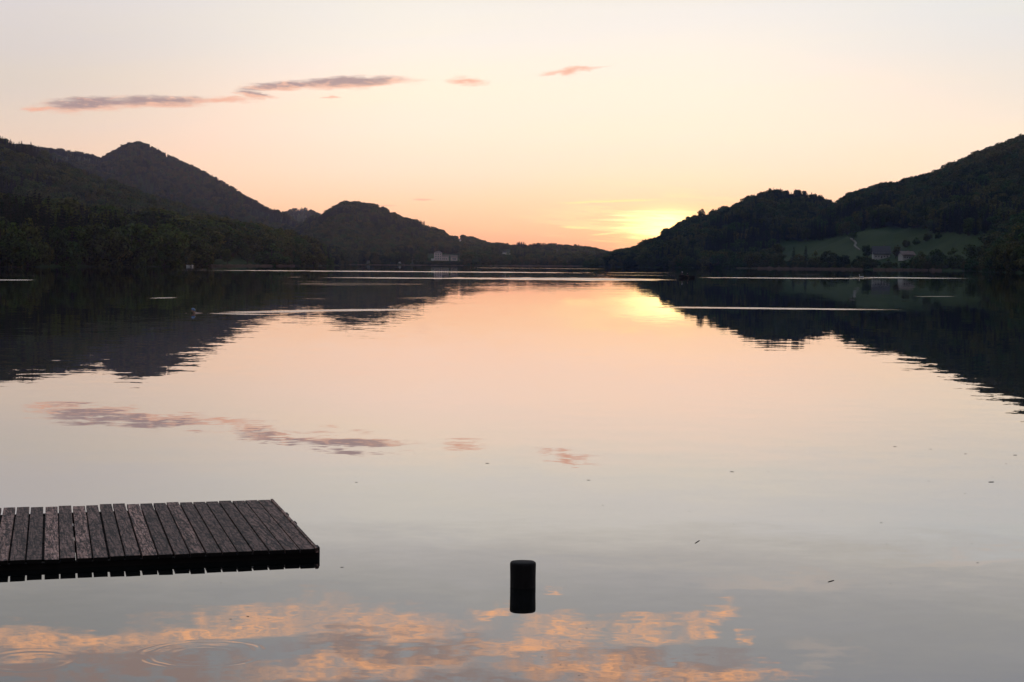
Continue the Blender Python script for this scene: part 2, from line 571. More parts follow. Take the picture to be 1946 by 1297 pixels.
def conifer(seed, width=0.30, base=0.07, n=850, leaf=0.030):
    rng = np.random.RandomState(seed)
    pts, nors, szs = [], [], []
    tiers = 15
    for i in range(n):
        t = rng.uniform(0, 1) ** 1.35
        k = math.floor(t * tiers) / tiers + rng.uniform(0, 0.5) / tiers
        rmax = width / 2 * (1 - k) ** 0.85 * (0.86 + 0.14 * math.sin(seed + k * 40)) + 0.006
        a = rng.uniform(0, 6.283)
        r = rmax * math.sqrt(rng.uniform(0.12, 1.0)) * (0.85 + 0.2 * math.sin(a * 3 + k * 23 + seed))
        z = base + (1 - base) * k - 0.25 * r + 0.02
        pts.append((r * math.cos(a), r * math.sin(a), z))
        nors.append((math.cos(a) * 0.5, math.sin(a) * 0.5, 0.7))
        szs.append(leaf * rng.uniform(0.6, 1.2) * (0.55 + 0.45 * (1 - k)))
    CV, CF = leaf_quads(pts, nors, szs, rng, 0.4)
    bm = bmesh.new()
    tube(bm, (0, 0, -0.03), (0, 0, 0.98), 0.018, 0.002, 7)
    bmesh.ops.triangulate(bm, faces=bm.faces)
    bm.verts.index_update()
    TV = [v.co.copy() for v in bm.verts]
    TF = [tuple(v.index for v in f.verts) for f in bm.faces]
    bm.free()
    return CV, CF, TV, TF


KINDS = [('b', broadleaf(11, 0.66, 0.10)), ('b', broadleaf(12, 0.72, 0.10)), ('b', broadleaf(13, 0.52, 0.14)), ('b', broadleaf(14, 0.80, 0.08, 1100, 0.042, 22)),
         ('b', broadleaf(15, 0.60, 0.10)), ('c', conifer(21)), ('c', conifer(22, 0.26)), ('c', conifer(23, 0.36)),
         ('b', broadleaf(31, 1.05, -0.12, 1200, 0.055, 24)), ('b', broadleaf(32, 1.25, -0.14, 1200, 0.060, 26))]
wood_kinds = bpy.data.collections.new('wood_kinds')
crown_me, trunk_me = [], []
for i, (k, (CV, CF, TV, TF)) in enumerate(KINDS):
    leafm = M_LEAF if k == 'b' else M_NEEDLE
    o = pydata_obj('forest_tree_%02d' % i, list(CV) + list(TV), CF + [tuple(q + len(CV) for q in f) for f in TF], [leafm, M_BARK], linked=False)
    mi = [0] * len(CF) + [1] * len(TF)
    o.data.polygons.foreach_set('material_index', mi)
    wood_kinds.objects.link(o)
    me = bpy.data.meshes.new('crown')
    me.from_pydata(CV, [], CF)
    me.materials.append(leafm)
    crown_me.append(me)
    me = bpy.data.meshes.new('trunk')
    me.from_pydata(TV, [], TF)
    me.materials.append(M_BARK)
    trunk_me.append(me)

# instancer node group for the woods
ng = bpy.data.node_groups.new('wood', 'GeometryNodeTree')
ng.interface.new_socket('Geometry', in_out='INPUT', socket_type='NodeSocketGeometry')
ng.interface.new_socket('Geometry', in_out='OUTPUT', socket_type='NodeSocketGeometry')
gi, go = ng.nodes.new('NodeGroupInput'), ng.nodes.new('NodeGroupOutput')
ci = ng.nodes.new('GeometryNodeCollectionInfo')
ci.inputs['Collection'].default_value = wood_kinds
ci.inputs['Separate Children'].default_value = True
ci.inputs['Reset Children'].default_value = True
iop = ng.nodes.new('GeometryNodeInstanceOnPoints')
iop.inputs['Pick Instance'].default_value = True


def attr(nm, t):
    n = ng.nodes.new('GeometryNodeInputNamedAttribute')
    n.data_type = t
    n.inputs['Name'].default_value = nm
    return n.outputs['Attribute']


ng.links.new(gi.outputs[0], iop.inputs['Points'])
ng.links.new(ci.outputs[0], iop.inputs['Instance'])
ng.links.new(attr('pick', 'INT'), iop.inputs['Instance Index'])
ng.links.new(attr('turn', 'FLOAT_VECTOR'), iop.inputs['Rotation'])
ng.links.new(attr('size', 'FLOAT_VECTOR'), iop.inputs['Scale'])
ng.links.new(iop.outputs[0], go.inputs[0])


def forest(points, label):
    """points: (x, y, z, height, widen, kind)"""
    me = bpy.data.meshes.new('forest')
    me.from_pydata([p[:3] for p in points], [], [])
    n = len(points)
    a = me.attributes.new('pick', 'INT', 'POINT')
    a.data.foreach_set('value', [int(p[5]) for p in points])
    a = me.attributes.new('turn', 'FLOAT_VECTOR', 'POINT')
    t = np.zeros((n, 3))
    t[:, 2] = np.random.uniform(0, 6.28, n)
    t[:, 0] = np.random.normal(0, 0.04, n)
    a.data.foreach_set('vector', t.ravel())
    a = me.attributes.new('size', 'FLOAT_VECTOR', 'POINT')
    a.data.foreach_set('vector', np.array([(p[3] * p[4], p[3] * p[4], p[3]) for p in points]).ravel())
    o = link(bpy.data.objects.new('forest', me))
    md = o.modifiers.new('wood', 'NODES')
    md.node_group = ng
    return tag(o, label, 'forest', kind='stuff')


# ------------------------------------------------------------------ hills
hm, g, b = material('hillside_ground')
geo = g.new('ShaderNodeNewGeometry')
n1 = g.noise(g.v('SCALE', geo.outputs['Position'], s=0.02), 1.0, 4, 0.6)
n2 = g.noise(g.v('SCALE', geo.outputs['Position'], s=0.35), 1.0, 4, 0.7)
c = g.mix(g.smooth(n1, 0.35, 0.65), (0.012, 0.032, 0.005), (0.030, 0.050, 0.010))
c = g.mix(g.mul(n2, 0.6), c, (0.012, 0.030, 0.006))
g.put(b.inputs['Base Color'], c)
b.inputs['Roughness'].default_value = 0.95
b.inputs['Specular IOR Level'].default_value = 0.1


def inpoly(x, y, poly):
    r = False
    j = len(poly) - 1
    for i in range(len(poly)):
        (xi, yi), (xj, yj) = poly[i], poly[j]
        if (yi > y) != (yj > y) and x < (xj - xi) * (y - yi) / (yj - yi) + xi:
            r = not r
        j = i
    return r


FAR_HOUSES = [(700, 500.5, 3.0), (760, 500.5, 3.2), (784, 494, 5), (833, 474, 3), (784, 475, 3), (874, 459, 4), (958, 486, 7), (970, 484, 4.5), (1057, 484, 5), (629, 463, 4)]


def clear_view(x, y):
    """no trees stand right in front of the far houses"""
    return not any(abs(x - hx) < w * 0.75 + 3 and hy - 3 < y < hy + 15 for hx, hy, w in FAR_HOUSES)


class Hill:
    def __init__(self, label, ridge, base, ridge_r, tree, power=1.2, lump=0.10, back=0.5, seed=0, step=6.0, rows=44, fringe=0.34):
        self.fringe = fringe
        self.tree, self.power, self.lump, self.seed = tree, power, lump, seed
        rx = [p[0] for p in ridge]
        A = [azel(*p) for p in ridge]
        self.A = np.array([a for a, e in A])
        self.TE = np.array([math.tan(R(e)) for a, e in A])
        self.rx = rx
        self.base, self.ridge_r = base, ridge_r
        px = np.arange(rx[0], rx[-1] + step, step)
        self.az = np.array([azel(x, 500)[0] for x in px])
        self.az0, self.az1 = self.az[0], self.az[-1]
        V, Fc = [], []
        S = [i / (rows * (1 + back)) * (1 + back) for i in range(int(rows * (1 + back)) + 1)]
        S = [-0.03] + S
        nr = len(S)
        for a in self.az:
            for s_ in S:
                V.append(self.point(a, s_))
        for i in range(len(self.az) - 1):
            for j in range(nr - 1):
                q = i * nr + j
                Fc.append((q, q + nr, q + nr + 1, q + 1))
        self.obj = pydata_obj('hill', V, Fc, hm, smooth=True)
        tag(self.obj, label, 'hill', kind='structure')

    def pxof(self, a):
        return 973 + math.tan(R(a)) * F

    def radii(self, a):
        x = self.pxof(a)
        r0 = np.interp(x, [p[0] for p in self.base], [p[1] for p in self.base])
        r1 = np.interp(x, [p[0] for p in self.ridge_r], [p[1] for p in self.ridge_r])
        return r0, max(r1, r0 + 30)

    def te(self, a):
        return float(np.interp(a, self.A, self.TE))

    def rough_edge(self, a):
        return mn.noise(Vector((a * 3.1, self.seed * 7.3, 0.5)))

    def point(self, a, s_):
        r0, r1 = self.radii(a)
        r0 = r0 * (1 + 0.012 * mn.noise(Vector((a * 1.7, self.seed, 3.3))))
        r = r0 + (r1 - r0) * s_
        zr = max(CAMH + self.te(a) * r1 - self.tree * 0.85, 0.6)
        if s_ <= 0:
            z = 0.25 + s_ * 30
        elif s_ <= 1:
            z = 0.25 + (zr - 0.25) * s_ ** self.power
            lump = 1.3 * mn.fractal(Vector((math.sin(R(a)) * r, 0.6 * math.cos(R(a)) * r, self.seed * 50)) * 0.0062, 0.9, 2.0, 3)
            z += zr * self.lump * lump * math.sin(math.pi * s_) ** 0.7
            z = min(z, CAMH + self.te(a) * r - self.tree * 0.6) if s_ > 0.6 else z
            z = max(z, 0.25)
        else:
            z = zr * (1 - 0.5 * (s_ - 1)) - 0.16 * (s_ - 1) ** 2 * (r1 - r0)
        return Vector((math.sin(R(a)) * r, math.cos(R(a)) * r, z))

    def at(self, px, py):
        """the spot of this hillside seen at a photo point"""
        a = azel(px, py)[0]
        for i in range(0, 240):
            p = self.point(a, i / 200)
            if proj(p)[1] <= py:
                return p
        return self.point(a, 1.0)

    def woods(self, spacing, label, heights, conifers, smax=1.06, keep=None, gap=None, smin=0.0, jitter=0.5, edge_h=None):
        pts = []
        rmin = min(p[1] for p in self.base)
        rmax = max(p[1] for p in self.ridge_r) * 1.1
        r = rmin
        rng = np.random.RandomState(self.seed + 100)
        while r < rmax:
            da = math.degrees(spacing / r)
            a = self.az0 + rng.uniform(0, da)
            while a < self.az1:
                aa = a + rng.uniform(-jitter, jitter) * da
                rr = r + rng.uniform(-jitter, jitter) * spacing
                a += da
                r0, r1 = self.radii(aa)
                s_ = (rr - r0) / (r1 - r0)
                if s_ < smin or s_ > smax or aa < self.az0 or aa > self.az1:
                    continue
                p = self.point(aa, s_)
                x, y = proj(p)
                if keep is not None and not keep(x, y, s_):
                    continue
                big = mn.fractal(Vector((p.x, 0.6 * p.y, self.seed * 9.0)) * 0.0065, 0.8, 2.0, 3)
                if rng.uniform() < 0.05:
                    continue
                con = rng.uniform() < min(0.97, max(0.0, conifers + 1.5 * big))
                h = heights[0] * 0.8 + (heights[1] * 1.08 - heights[0] * 0.8) * rng.beta(1.4, 1.4)
                if con:
                    h *= 1.08
                top = CAMH + self.te(aa) * rr - p.z
                # the skyline of the photograph bounds the crowns, with a ragged fringe
                cell = math.floor(math.radians(aa) * rr / (spacing * 0.9))
                lim = top + heights[0] * (self.fringe * (mn.cell(Vector((cell + 0.5, self.seed, 0.5))) - 0.5) + rng.uniform(-0.15, 0.06))
                h = min(h, lim)
                if h < heights[0] * 0.28:
                    continue
                wide = min(1.9, max(0.75, rng.lognormal(0.10, 0.24))) * min(1.6, (heights[0] / max(h, 1)) ** 0.35 if h < heights[0] else 1.0)
                k = rng.choice([5, 6, 7]) if con else rng.choice([0, 1, 2, 3, 4])
                if (rr - r0) < 14:
                    k, wide = rng.choice([8, 9]), wide * 0.85
                    h *= rng.uniform(0.5, 1.0)
                pts.append((p.x, p.y, p.z - 0.3, h, wide * (1.0 if con else 1.05), k))
            r += spacing * 0.9
        return forest(pts, label)


# far to near, left then right
blue = Hill('far blue-grey mountain with a rounded peak on the left',
            [(-760, 470), (-560, 380), (-250, 272), (0, 268), (78, 277), (110, 281), (150, 288), (175, 293), (192, 300), (203, 292), (215, 285), (240, 272), (252, 268.5),
             (265, 268), (278, 271), (288, 276), (310, 287), (335, 298), (370, 316), (400, 330), (440, 354), (480, 377), (510, 394),
             (542, 403), (565, 420), (600, 436), (660, 470), (720, 500)],
            [(-760, 2700), (720, 2700)], [(-250, 4400), (265, 4500), (560, 4000), (720, 3600)], 13, 1.15, 0.16, seed=1, fringe=0.22)
blue.woods(10.5, 'distant forest over the blue-grey mountain', (12, 17), 0.40)

knob = Hill('small far knoll in the dip right of the blue mountain',
            [(500, 440), (530, 412), (545, 400), (556, 396), (575, 393), (590, 397), (608, 406), (640, 420), (700, 450)],
            [(500, 4600), (700, 4600)], [(500, 5600), (700, 5600)], 13, 1.1, seed=2, rows=20)
knob.woods(12, 'distant forest over the small knoll', (11, 16), 0.4)

brown = Hill('olive wooded slope descending across the left side',
             [(-760, 400), (-520, 290), (-250, 222), (-60, 240), (0, 256), (22, 264), (45, 268), (60, 271), (76, 280), (110, 299), (150, 317), (190, 332), (250, 357),
              (300, 375), (380, 398), (450, 419), (520, 436), (600, 452), (640, 468), (680, 500)],
             [(-250, 1300), (300, 1500), (680, 2200)], [(-250, 2300), (300, 2300), (680, 2500)], 18, 1.25, 0.16, seed=3)
brown.woods(8.5, 'mixed forest over the olive left slope', (14, 22), 0.22)

centre = Hill('dark wooded hill with two humps behind the castle',
              [(470, 505), (520, 470), (560, 436), (590, 412), (610, 405), (630, 393), (645, 386), (655, 382), (672, 379), (682, 381), (695, 386),
               (715, 386), (735, 393), (742, 401), (755, 407), (765, 411), (790, 417), (800, 420), (820, 425), (835, 430), (845, 439),
               (858, 447), (868, 453), (890, 470), (930, 490), (960, 503)],
              [(470, 2300), (960, 2350)], [(470, 3200), (680, 3500), (960, 3100)], 15, 1.2, 0.15, seed=4)
centre.woods(9.0, 'forest over the two-humped hill behind the castle', (12, 18), 0.22,
             keep=lambda x, y, s_: clear_view(x, y) and not (806 < x < 882 and y > 484))

ridge = Hill('low far ridge closing the end of the lake',
             [(780, 500), (820, 470), (850, 452), (870, 447), (880, 446), (895, 449), (915, 456), (930, 459), (960, 461), (1000, 461), (1030, 463),
              (1045, 461), (1060, 459), (1075, 461), (1100, 466), (1130, 471), (1150, 476), (1185, 484), (1260, 500)],
             [(780, 2350), (1000, 2420), (1260, 2500)], [(780, 3500), (1260, 3600)], 13, 1.2, 0.12, seed=5)
ridge.woods(9.0, 'forest along the low far ridge at the lake end', (11, 16), 0.3,
            keep=lambda x, y, s_: clear_view(x, y) and not (806 < x < 882 and y > 478) and not (940 < x < 985 and 476 < y < 490) and not (1050 < x < 1066 and 476 < y < 486))

sunhill = Hill('wooded hill that the sun sets behind',
               [(1100, 505), (1130, 492), (1155, 486), (1165, 479), (1180, 472), (1200, 466), (1215, 459), (1230, 451), (1245, 445), (1260, 438),
                (1275, 431), (1290, 423), (1305, 415), (1320, 409), (1345, 406), (1362, 398), (1375, 393), (1390, 387), (1400, 381), (1420, 373), (1440, 365),
                (1455, 360), (1468, 358), (1485, 359), (1500, 360), (1515, 359), (1530, 363), (1545, 367), (1560, 372), (1575, 377), (1590, 383),
                (1640, 400), (1720, 440), (1800, 490)],
               [(1100, 2250), (1160, 2050), (1450, 1850), (1800, 1900)], [(1100, 2500), (1300, 2600), (1800, 2800)], 15, 1.2, 0.16, seed=6)
MEADOW = [(1478, 462), (1530, 459), (1570, 456), (1600, 449), (1622, 443), (1650, 436), (1680, 433), (1720, 434), (1765, 436), (1778, 447),
          (1830, 448), (1890, 449), (1906, 455), (1898, 472), (1872, 514), (1478, 514)]


def in_meadow(x, y):
    q = Vector((x * 0.11, y * 0.25, 3.0))
    return inpoly(x + 7 * mn.noise(q), y + 3.2 * mn.noise(q + Vector((9, 4, 1))), MEADOW)


sunhill.woods(8.0, 'forest on the hill that the sun sets behind', (13, 19), 0.25,
              keep=lambda x, y, s_: not in_meadow(x, y) and not (abs(x - 1344.5) < 2.2 and y < 428))

green = Hill('long wooded slope above the meadow on the right',
             [(1395, 507), (1440, 488), (1478, 462), (1520, 432), (1560, 402), (1588, 384), (1600, 374), (1610, 367), (1630, 358), (1650, 351), (1670, 346), (1692, 341),
              (1700, 347), (1715, 342), (1730, 337), (1760, 327), (1780, 319), (1800, 311), (1820, 303), (1840, 296), (1855, 286), (1870, 282),
              (1900, 270), (1925, 258), (1946, 248), (2050, 205), (2200, 190), (2450, 270), (2700, 430)],
             [(1395, 1800), (1500, 1720), (1700, 1560), (1850, 1350), (2200, 1200)], [(1395, 2000), (1588, 2350), (1700, 2450), (1946, 2200), (2200, 2100)],
             16, 1.2, 0.10, seed=7, step=4, rows=60)
green.woods(7.6, 'forest on the long slope above the right meadow', (14, 21), 0.28, keep=lambda x, y, s_: not in_meadow(x, y) and (x > 1870 or y < 500))

point_ = Hill('dark wooded point at the right edge of the lake',
              [(1862, 508), (1872, 494), (1882, 476), (1895, 456), (1905, 449), (1920, 440), (1946, 421), (2050, 385), (2200, 380), (2450, 440), (2640, 500)],
              [(1862, 1120), (1946, 950), (2200, 800)], [(1862, 1220), (1946, 1150), (2200, 1100)], 15, 1.1, 0.1, seed=8, rows=24)
point_.woods(5.5, 'dark trees covering the point at the right edge', (13, 19), 0.55)

shore = Hill('near wooded shore rising on the left',
             [(-760, 455), (-520, 385), (-250, 340), (-60, 350), (0, 357), (30, 360), (67, 361), (90, 369), (117, 377), (150, 384), (200, 390), (250, 393), (300, 397), (334, 402),
              (384, 406), (434, 413), (470, 420), (500, 427), (540, 436), (568, 444), (601, 460), (615, 468), (625, 476), (634, 488), (643, 504)],
             [(-250, 640), (0, 720), (300, 900), (400, 1030), (500, 1200), (643, 1480)], [(-250, 900), (0, 1000), (300, 1250), (500, 1500), (643, 1600)],
             17, 1.15, 0.14, seed=9, rows=36)
LAWN = [(402, 494), (440, 491), (500, 495), (515, 512), (398, 512)]
shore.woods(6.6, 'near forest along the left shore', (14, 22), 0.25, keep=lambda x, y, s_: not inpoly(x, y, LAWN))

# ------------------------------------------------------------------ shore scrub
scrub = []
rng = np.random.RandomState(77)
for _ in range(430):
    x = rng.uniform(1470, 1895)
    a = azel(x, 505)[0]
    r0, r1 = green.radii(a)
    dense = 0.5 + 0.9 * mn.noise(Vector((x * 0.03, 2.0, 0)))
    if 1655 < x < 1735:
        dense -= 0.35
    if rng.uniform() > dense + 0.35:
        continue
    p_ = green.point(a, 0.0)
    rr = r0 + rng.uniform(2, 55) ** 1.0
    p_ = green.point(a, (rr - r0) / (r1 - r0))
    scrub.append((p_.x, p_.y, p_.z - 0.4, rng.uniform(2.5, 9.5) * (0.6 + 0.6 * min(1, max(0, dense))), rng.uniform(0.9, 1.5), rng.choice([8, 9, 1, 4])))
o = forest(scrub, 'dark scrub massed along the right shore below the meadow')
o.name = 'scrub'
bank = []
for _ in range(260):
    a = azel(rng.uniform(798, 892), 500)[0]
    r0, r1 = centre.radii(a)
    rr = rng.uniform(r0 - 4, 2402)
    q_ = centre.point(a, (rr - r0) / (r1 - r0))
    bank.append((q_.x, q_.y, q_.z - 0.4, min(rng.uniform(2.5, 6.5), max(1.5, 7.2 - q_.z)), rng.uniform(0.9, 1.5), rng.choice([8, 9, 1])))
o = forest(bank, 'low scrub on the bank between the castle and the water')
o.name = 'scrub'

# ------------------------------------------------------------------ single trees
TREES = 'trees standing apart from the woods'


def tree(name, hill, px, py, h, kind, label, group=TREES, wide=1.0):
    p = hill.at(px, py) if hill is not None else wp(px, py, 0.2)
    o = empty(name, p - Vector((0, 0, 0.15)), random.uniform(0, 6.28), (h * wide, h * wide, h))
    tag(o, label, 'tree', group)
    c_ = link(bpy.data.objects.new('crown', crown_me[kind]), o)
    t_ = link(bpy.data.objects.new('trunk', trunk_me[kind]), o)
    return o


def px_h(hill, px, py, npx):
    """height in metres of something npx photo pixels tall standing there"""
    p = hill.at(px, py)
    return npx * p.length / F


tl = [
    ('broadleaf_tree', green, 1622, 459, 34, 0, 'lone leafy tree at the top of the meadow beside the pale track', 0.95),
    ('broadleaf_tree', green, 1649, 493, 27, 3, 'dark round tree hugging the left side of the farmhouse', 1.0),
    ('broadleaf_tree', green, 1702, 492, 24, 3, 'dark tree between the farmhouse and the small chalet', 0.9),
    ('conifer_tree', green, 1508, 508, 38, 7, 'dark pointed conifer on the right shore, left one of the pair', 1.5),
    ('conifer_tree', green, 1531, 508, 40, 5, 'dark pointed conifer on the right shore, right one of the pair', 1.7),
    ('broadleaf_tree', green, 1482, 508, 26, 8, 'low wide pale green bush left of the conifer pair', 1.0),
    ('broadleaf_tree', green, 1519, 509, 26, 9, 'bushy tree squeezed between the two shore conifers', 0.8),
    ('broadleaf_tree', green, 1550, 509, 32, 8, 'leafy shore tree right beside the conifer pair', 0.9),
    ('broadleaf_tree', green, 1576, 509, 32, 9, 'broad dark shore tree below the meadow centre', 0.95),
    ('broadleaf_tree', green, 1603, 509, 24, 9, 'low bushy shore tree below the pale track', 1.05),
    ('broadleaf_tree', green, 1630, 509, 23, 8, 'low bushy shore tree just left below the farmhouse', 1.2),
    ('broadleaf_tree', green, 1659, 509, 16, 9, 'small bush at the water directly below the farmhouse', 1.3),
    ('broadleaf_tree', green, 1688, 510, 18, 8, 'small bush at the water left below the chalet', 1.3),
    ('broadleaf_tree', green, 1720, 510, 14, 9, 'small bush at the water right below the chalet', 1.3),
    ('broadleaf_tree', green, 1749, 510, 32, 8, 'dark shore tree right of the chalet, left one of three', 1.0),
    ('broadleaf_tree', green, 1780, 511, 37, 9, 'dark shore tree right of the chalet, middle one of three', 0.9),
    ('broadleaf_tree', green, 1813, 512, 40, 8, 'dark shore tree right of the chalet, right one of three', 1.0),
    ('broadleaf_tree', green, 1846, 513, 48, 2, 'tall pale green tree beside the dark point on the right', 1.0),
    ('broadleaf_tree', green, 1868, 513, 40, 8, 'dark rounded tree right behind the tall pale tree at the dark point', 0.8),
    ('broadleaf_tree', green, 1706, 477, 12, 8, 'round bush of the meadow hedge line, lowest of five', 1.0),
    ('broadleaf_tree', green, 1722, 471, 14, 9, 'round bush of the meadow hedge line, second lowest of five', 1.0),
    ('broadleaf_tree', green, 1741, 465, 14, 8, 'round bush of the meadow hedge line, middle of five', 1.1),
    ('broadleaf_tree', green, 1762, 459, 14, 9, 'round bush of the meadow hedge line, second highest of five', 1.1),
    ('broadleaf_tree', green, 1783, 454, 13, 8, 'round bush of the meadow hedge line, highest of five', 1.1),
    ('broadleaf_tree', shore, 338, 507, 42, 8, 'round green shore tree on the left beside the white boats', 0.8),
    ('broadleaf_tree', shore, 381, 506, 36, 3, 'round brownish tree at the left end of the shore lawn', 1.0),
    ('broadleaf_tree', shore, 432, 503, 30, 2, 'slim small tree on the left shore lawn, left one', 1.2),
    ('broadleaf_tree', shore, 470, 503, 32, 4, 'slim small tree on the left shore lawn, right one', 1.2),
    ('broadleaf_tree', shore, 519, 505, 32, 8, 'small rounded tree in front of the taller pale lawn tree', 0.7),
    ('broadleaf_tree', shore, 538, 503, 48, 3, 'tall rounded pale green tree at the right end of the lawn', 0.85),
    ('broadleaf_tree', shore, 562, 504, 34, 8, 'leafy tree right beside the tall pale lawn tree', 0.8),
    ('broadleaf_tree', sunhill, 1334, 424, 27, 3, 'tall leaning skyline tree left of the bright gap near the sun', 0.75),
    ('broadleaf_tree', sunhill, 1355, 419, 22, 3, 'skyline tree right of the bright gap near the sun', 0.8),
    ('broadleaf_tree', sunhill, 1308, 430, 19, 2, 'skyline tree on the slope close above the setting sun', 1.0),
]
for nm, hl, px, py, npx, kd, lb, wd in tl:
    tree(nm, hl, px, py, px_h(hl, px, py, npx), kd, lb, wide=wd)

# ------------------------------------------------------------------ reeds and the pale track
M_REED = plain('dry_reeds', (0.20, 0.15, 0.11), 0.9, 0.3, 0.2)


def reeds(segs, label):
    V, Fc = [], []
    rng = np.random.RandomState(5)
    for hl, x0, x1, hh in segs:
        n = int((x1 - x0) * 60)
        for _ in range(n):
            x = rng.uniform(x0, x1)
            a = azel(x, 505)[0]
            r0, r1 = hl.radii(a)
            r0 *= (1 + 0.012 * mn.noise(Vector((a * 1.7, hl.seed, 3.3))))
            r = r0 + rng.uniform(-9, 5)
            hgt = hh * rng.uniform(0.6, 1.1) * (0.75 + 0.5 * mn.noise(Vector((a * 6, 0, 0))))
            bx, by = math.sin(R(a)) * r, math.cos(R(a)) * r
            w = rng.uniform(0.10, 0.22)
            t = rng.uniform(0, 3.14)
            ux, uy = math.cos(t) * w, math.sin(t) * w
            lx, ly = rng.normal(0, 0.25), rng.normal(0, 0.25)
            i = len(V)
            V += [(bx - ux, by - uy, -0.2), (bx + ux, by + uy, -0.2), (bx + lx, by + ly, hgt)]
            Fc.append((i, i + 1, i + 2))
    return tag(pydata_obj('reeds', V, Fc, M_REED), label, 'reeds', kind='stuff')


reeds([(green, 1440, 1640, 2.4), (green, 1660, 1790, 2.2), (sunhill, 1400, 1450, 1.6)], 'pale dry reed belt along the right shore')
reeds([(shore, 395, 560, 1.6)], 'pale dry reed belt in front of the left shore lawn')
reeds([(ridge, 880, 1180, 2.0), (centre, 660, 880, 1.2)], 'low reed belt along the far shore')

M_TRACK = plain('gravel_track', (0.13, 0.125, 0.11), 0.9, 0.25, 0.5)
tp = [green.at(x, y) for x, y in ((1617, 455), (1624, 460), (1627, 464), (1624, 468), (1628, 472), (1634, 477))]
V, Fc = [], []
for i, p in enumerate(tp):
    a, c = tp[max(0, i - 1)], tp[min(len(tp) - 1, i + 1)]
    t = (c - a).normalized()
    nrm_ = Vector((t.y, -t.x, 0)).normalized() * (1.0 if i < 5 else 0.5)
    V += [p - nrm_ + Vector((0, 0, 0.9)), p + nrm_ + Vector((0, 0, 0.9)), p - nrm_ - Vector((0, 0, 1)), p + nrm_ - Vector((0, 0, 1))]
for i in range(len(tp) - 1):
    q = i * 4
    Fc += [(q, q + 1, q + 5, q + 4), (q, q + 4, q + 6, q + 2), (q + 1, q + 3, q + 7, q + 5)]
tag(pydata_obj('path', V, Fc, M_TRACK), 'pale winding track across the meadow by the lone tree', 'path', kind='structure')

# ------------------------------------------------------------------ buildings
M_WALL = plain('white_render', (0.80, 0.78, 0.76), 0.85, 0.12, 0.6)
M_PLASTER = plain('weathered_plaster', (0.46, 0.45, 0.44), 0.85, 0.2, 0.6)
M_ROSE = plain('pinkish_render', (0.80, 0.66, 0.64), 0.85, 0.15, 0.3)
M_ROOF = plain('slate_roof', (0.055, 0.055, 0.062), 0.8, 0.3, 1.5)
M_TILE = plain('weathered_tile_roof', (0.16, 0.12, 0.11), 0.8, 0.3, 1.5)
M_TIMBER = plain('dark_timber', (0.06, 0.04, 0.03), 0.85, 0.3, 1.5)
M_GLASS = plain('dark_window_glass', (0.02, 0.022, 0.026), 0.15, 0.2, 2.0, 0.5)
M_FRAME = plain('window_frame', (0.5, 0.48, 0.45), 0.6, 0.1, 2.0)


def window(par, x, y, z, w, h):
    """a window standing on the y = const face that looks towards the lake"""
    bm = bmesh.new()
    for sx_ in (-1, 1):
        box(bm, (x + sx_ * (w / 2 + 0.05), y - 0.06, z), (0.10, 0.12, h + 0.2))
    for sz_ in (-1, 1):
        box(bm, (x, y - 0.06, z + sz_ * (h / 2 + 0.05)), (w, 0.115, 0.10))
    box(bm, (x, y - 0.05, z), (0.07, 0.09, h))
    wo = mesh_obj('window', bm, M_FRAME, par)
    bm = bmesh.new()
    box(bm, (x - w / 4 - 0.018, y - 0.02, z), (w / 2 - 0.037, 0.04, h - 0.004))
    box(bm, (x + w / 4 + 0.018, y - 0.02, z), (w / 2 - 0.037, 0.04, h - 0.004))
    mesh_obj('pane', bm, M_GLASS, wo)


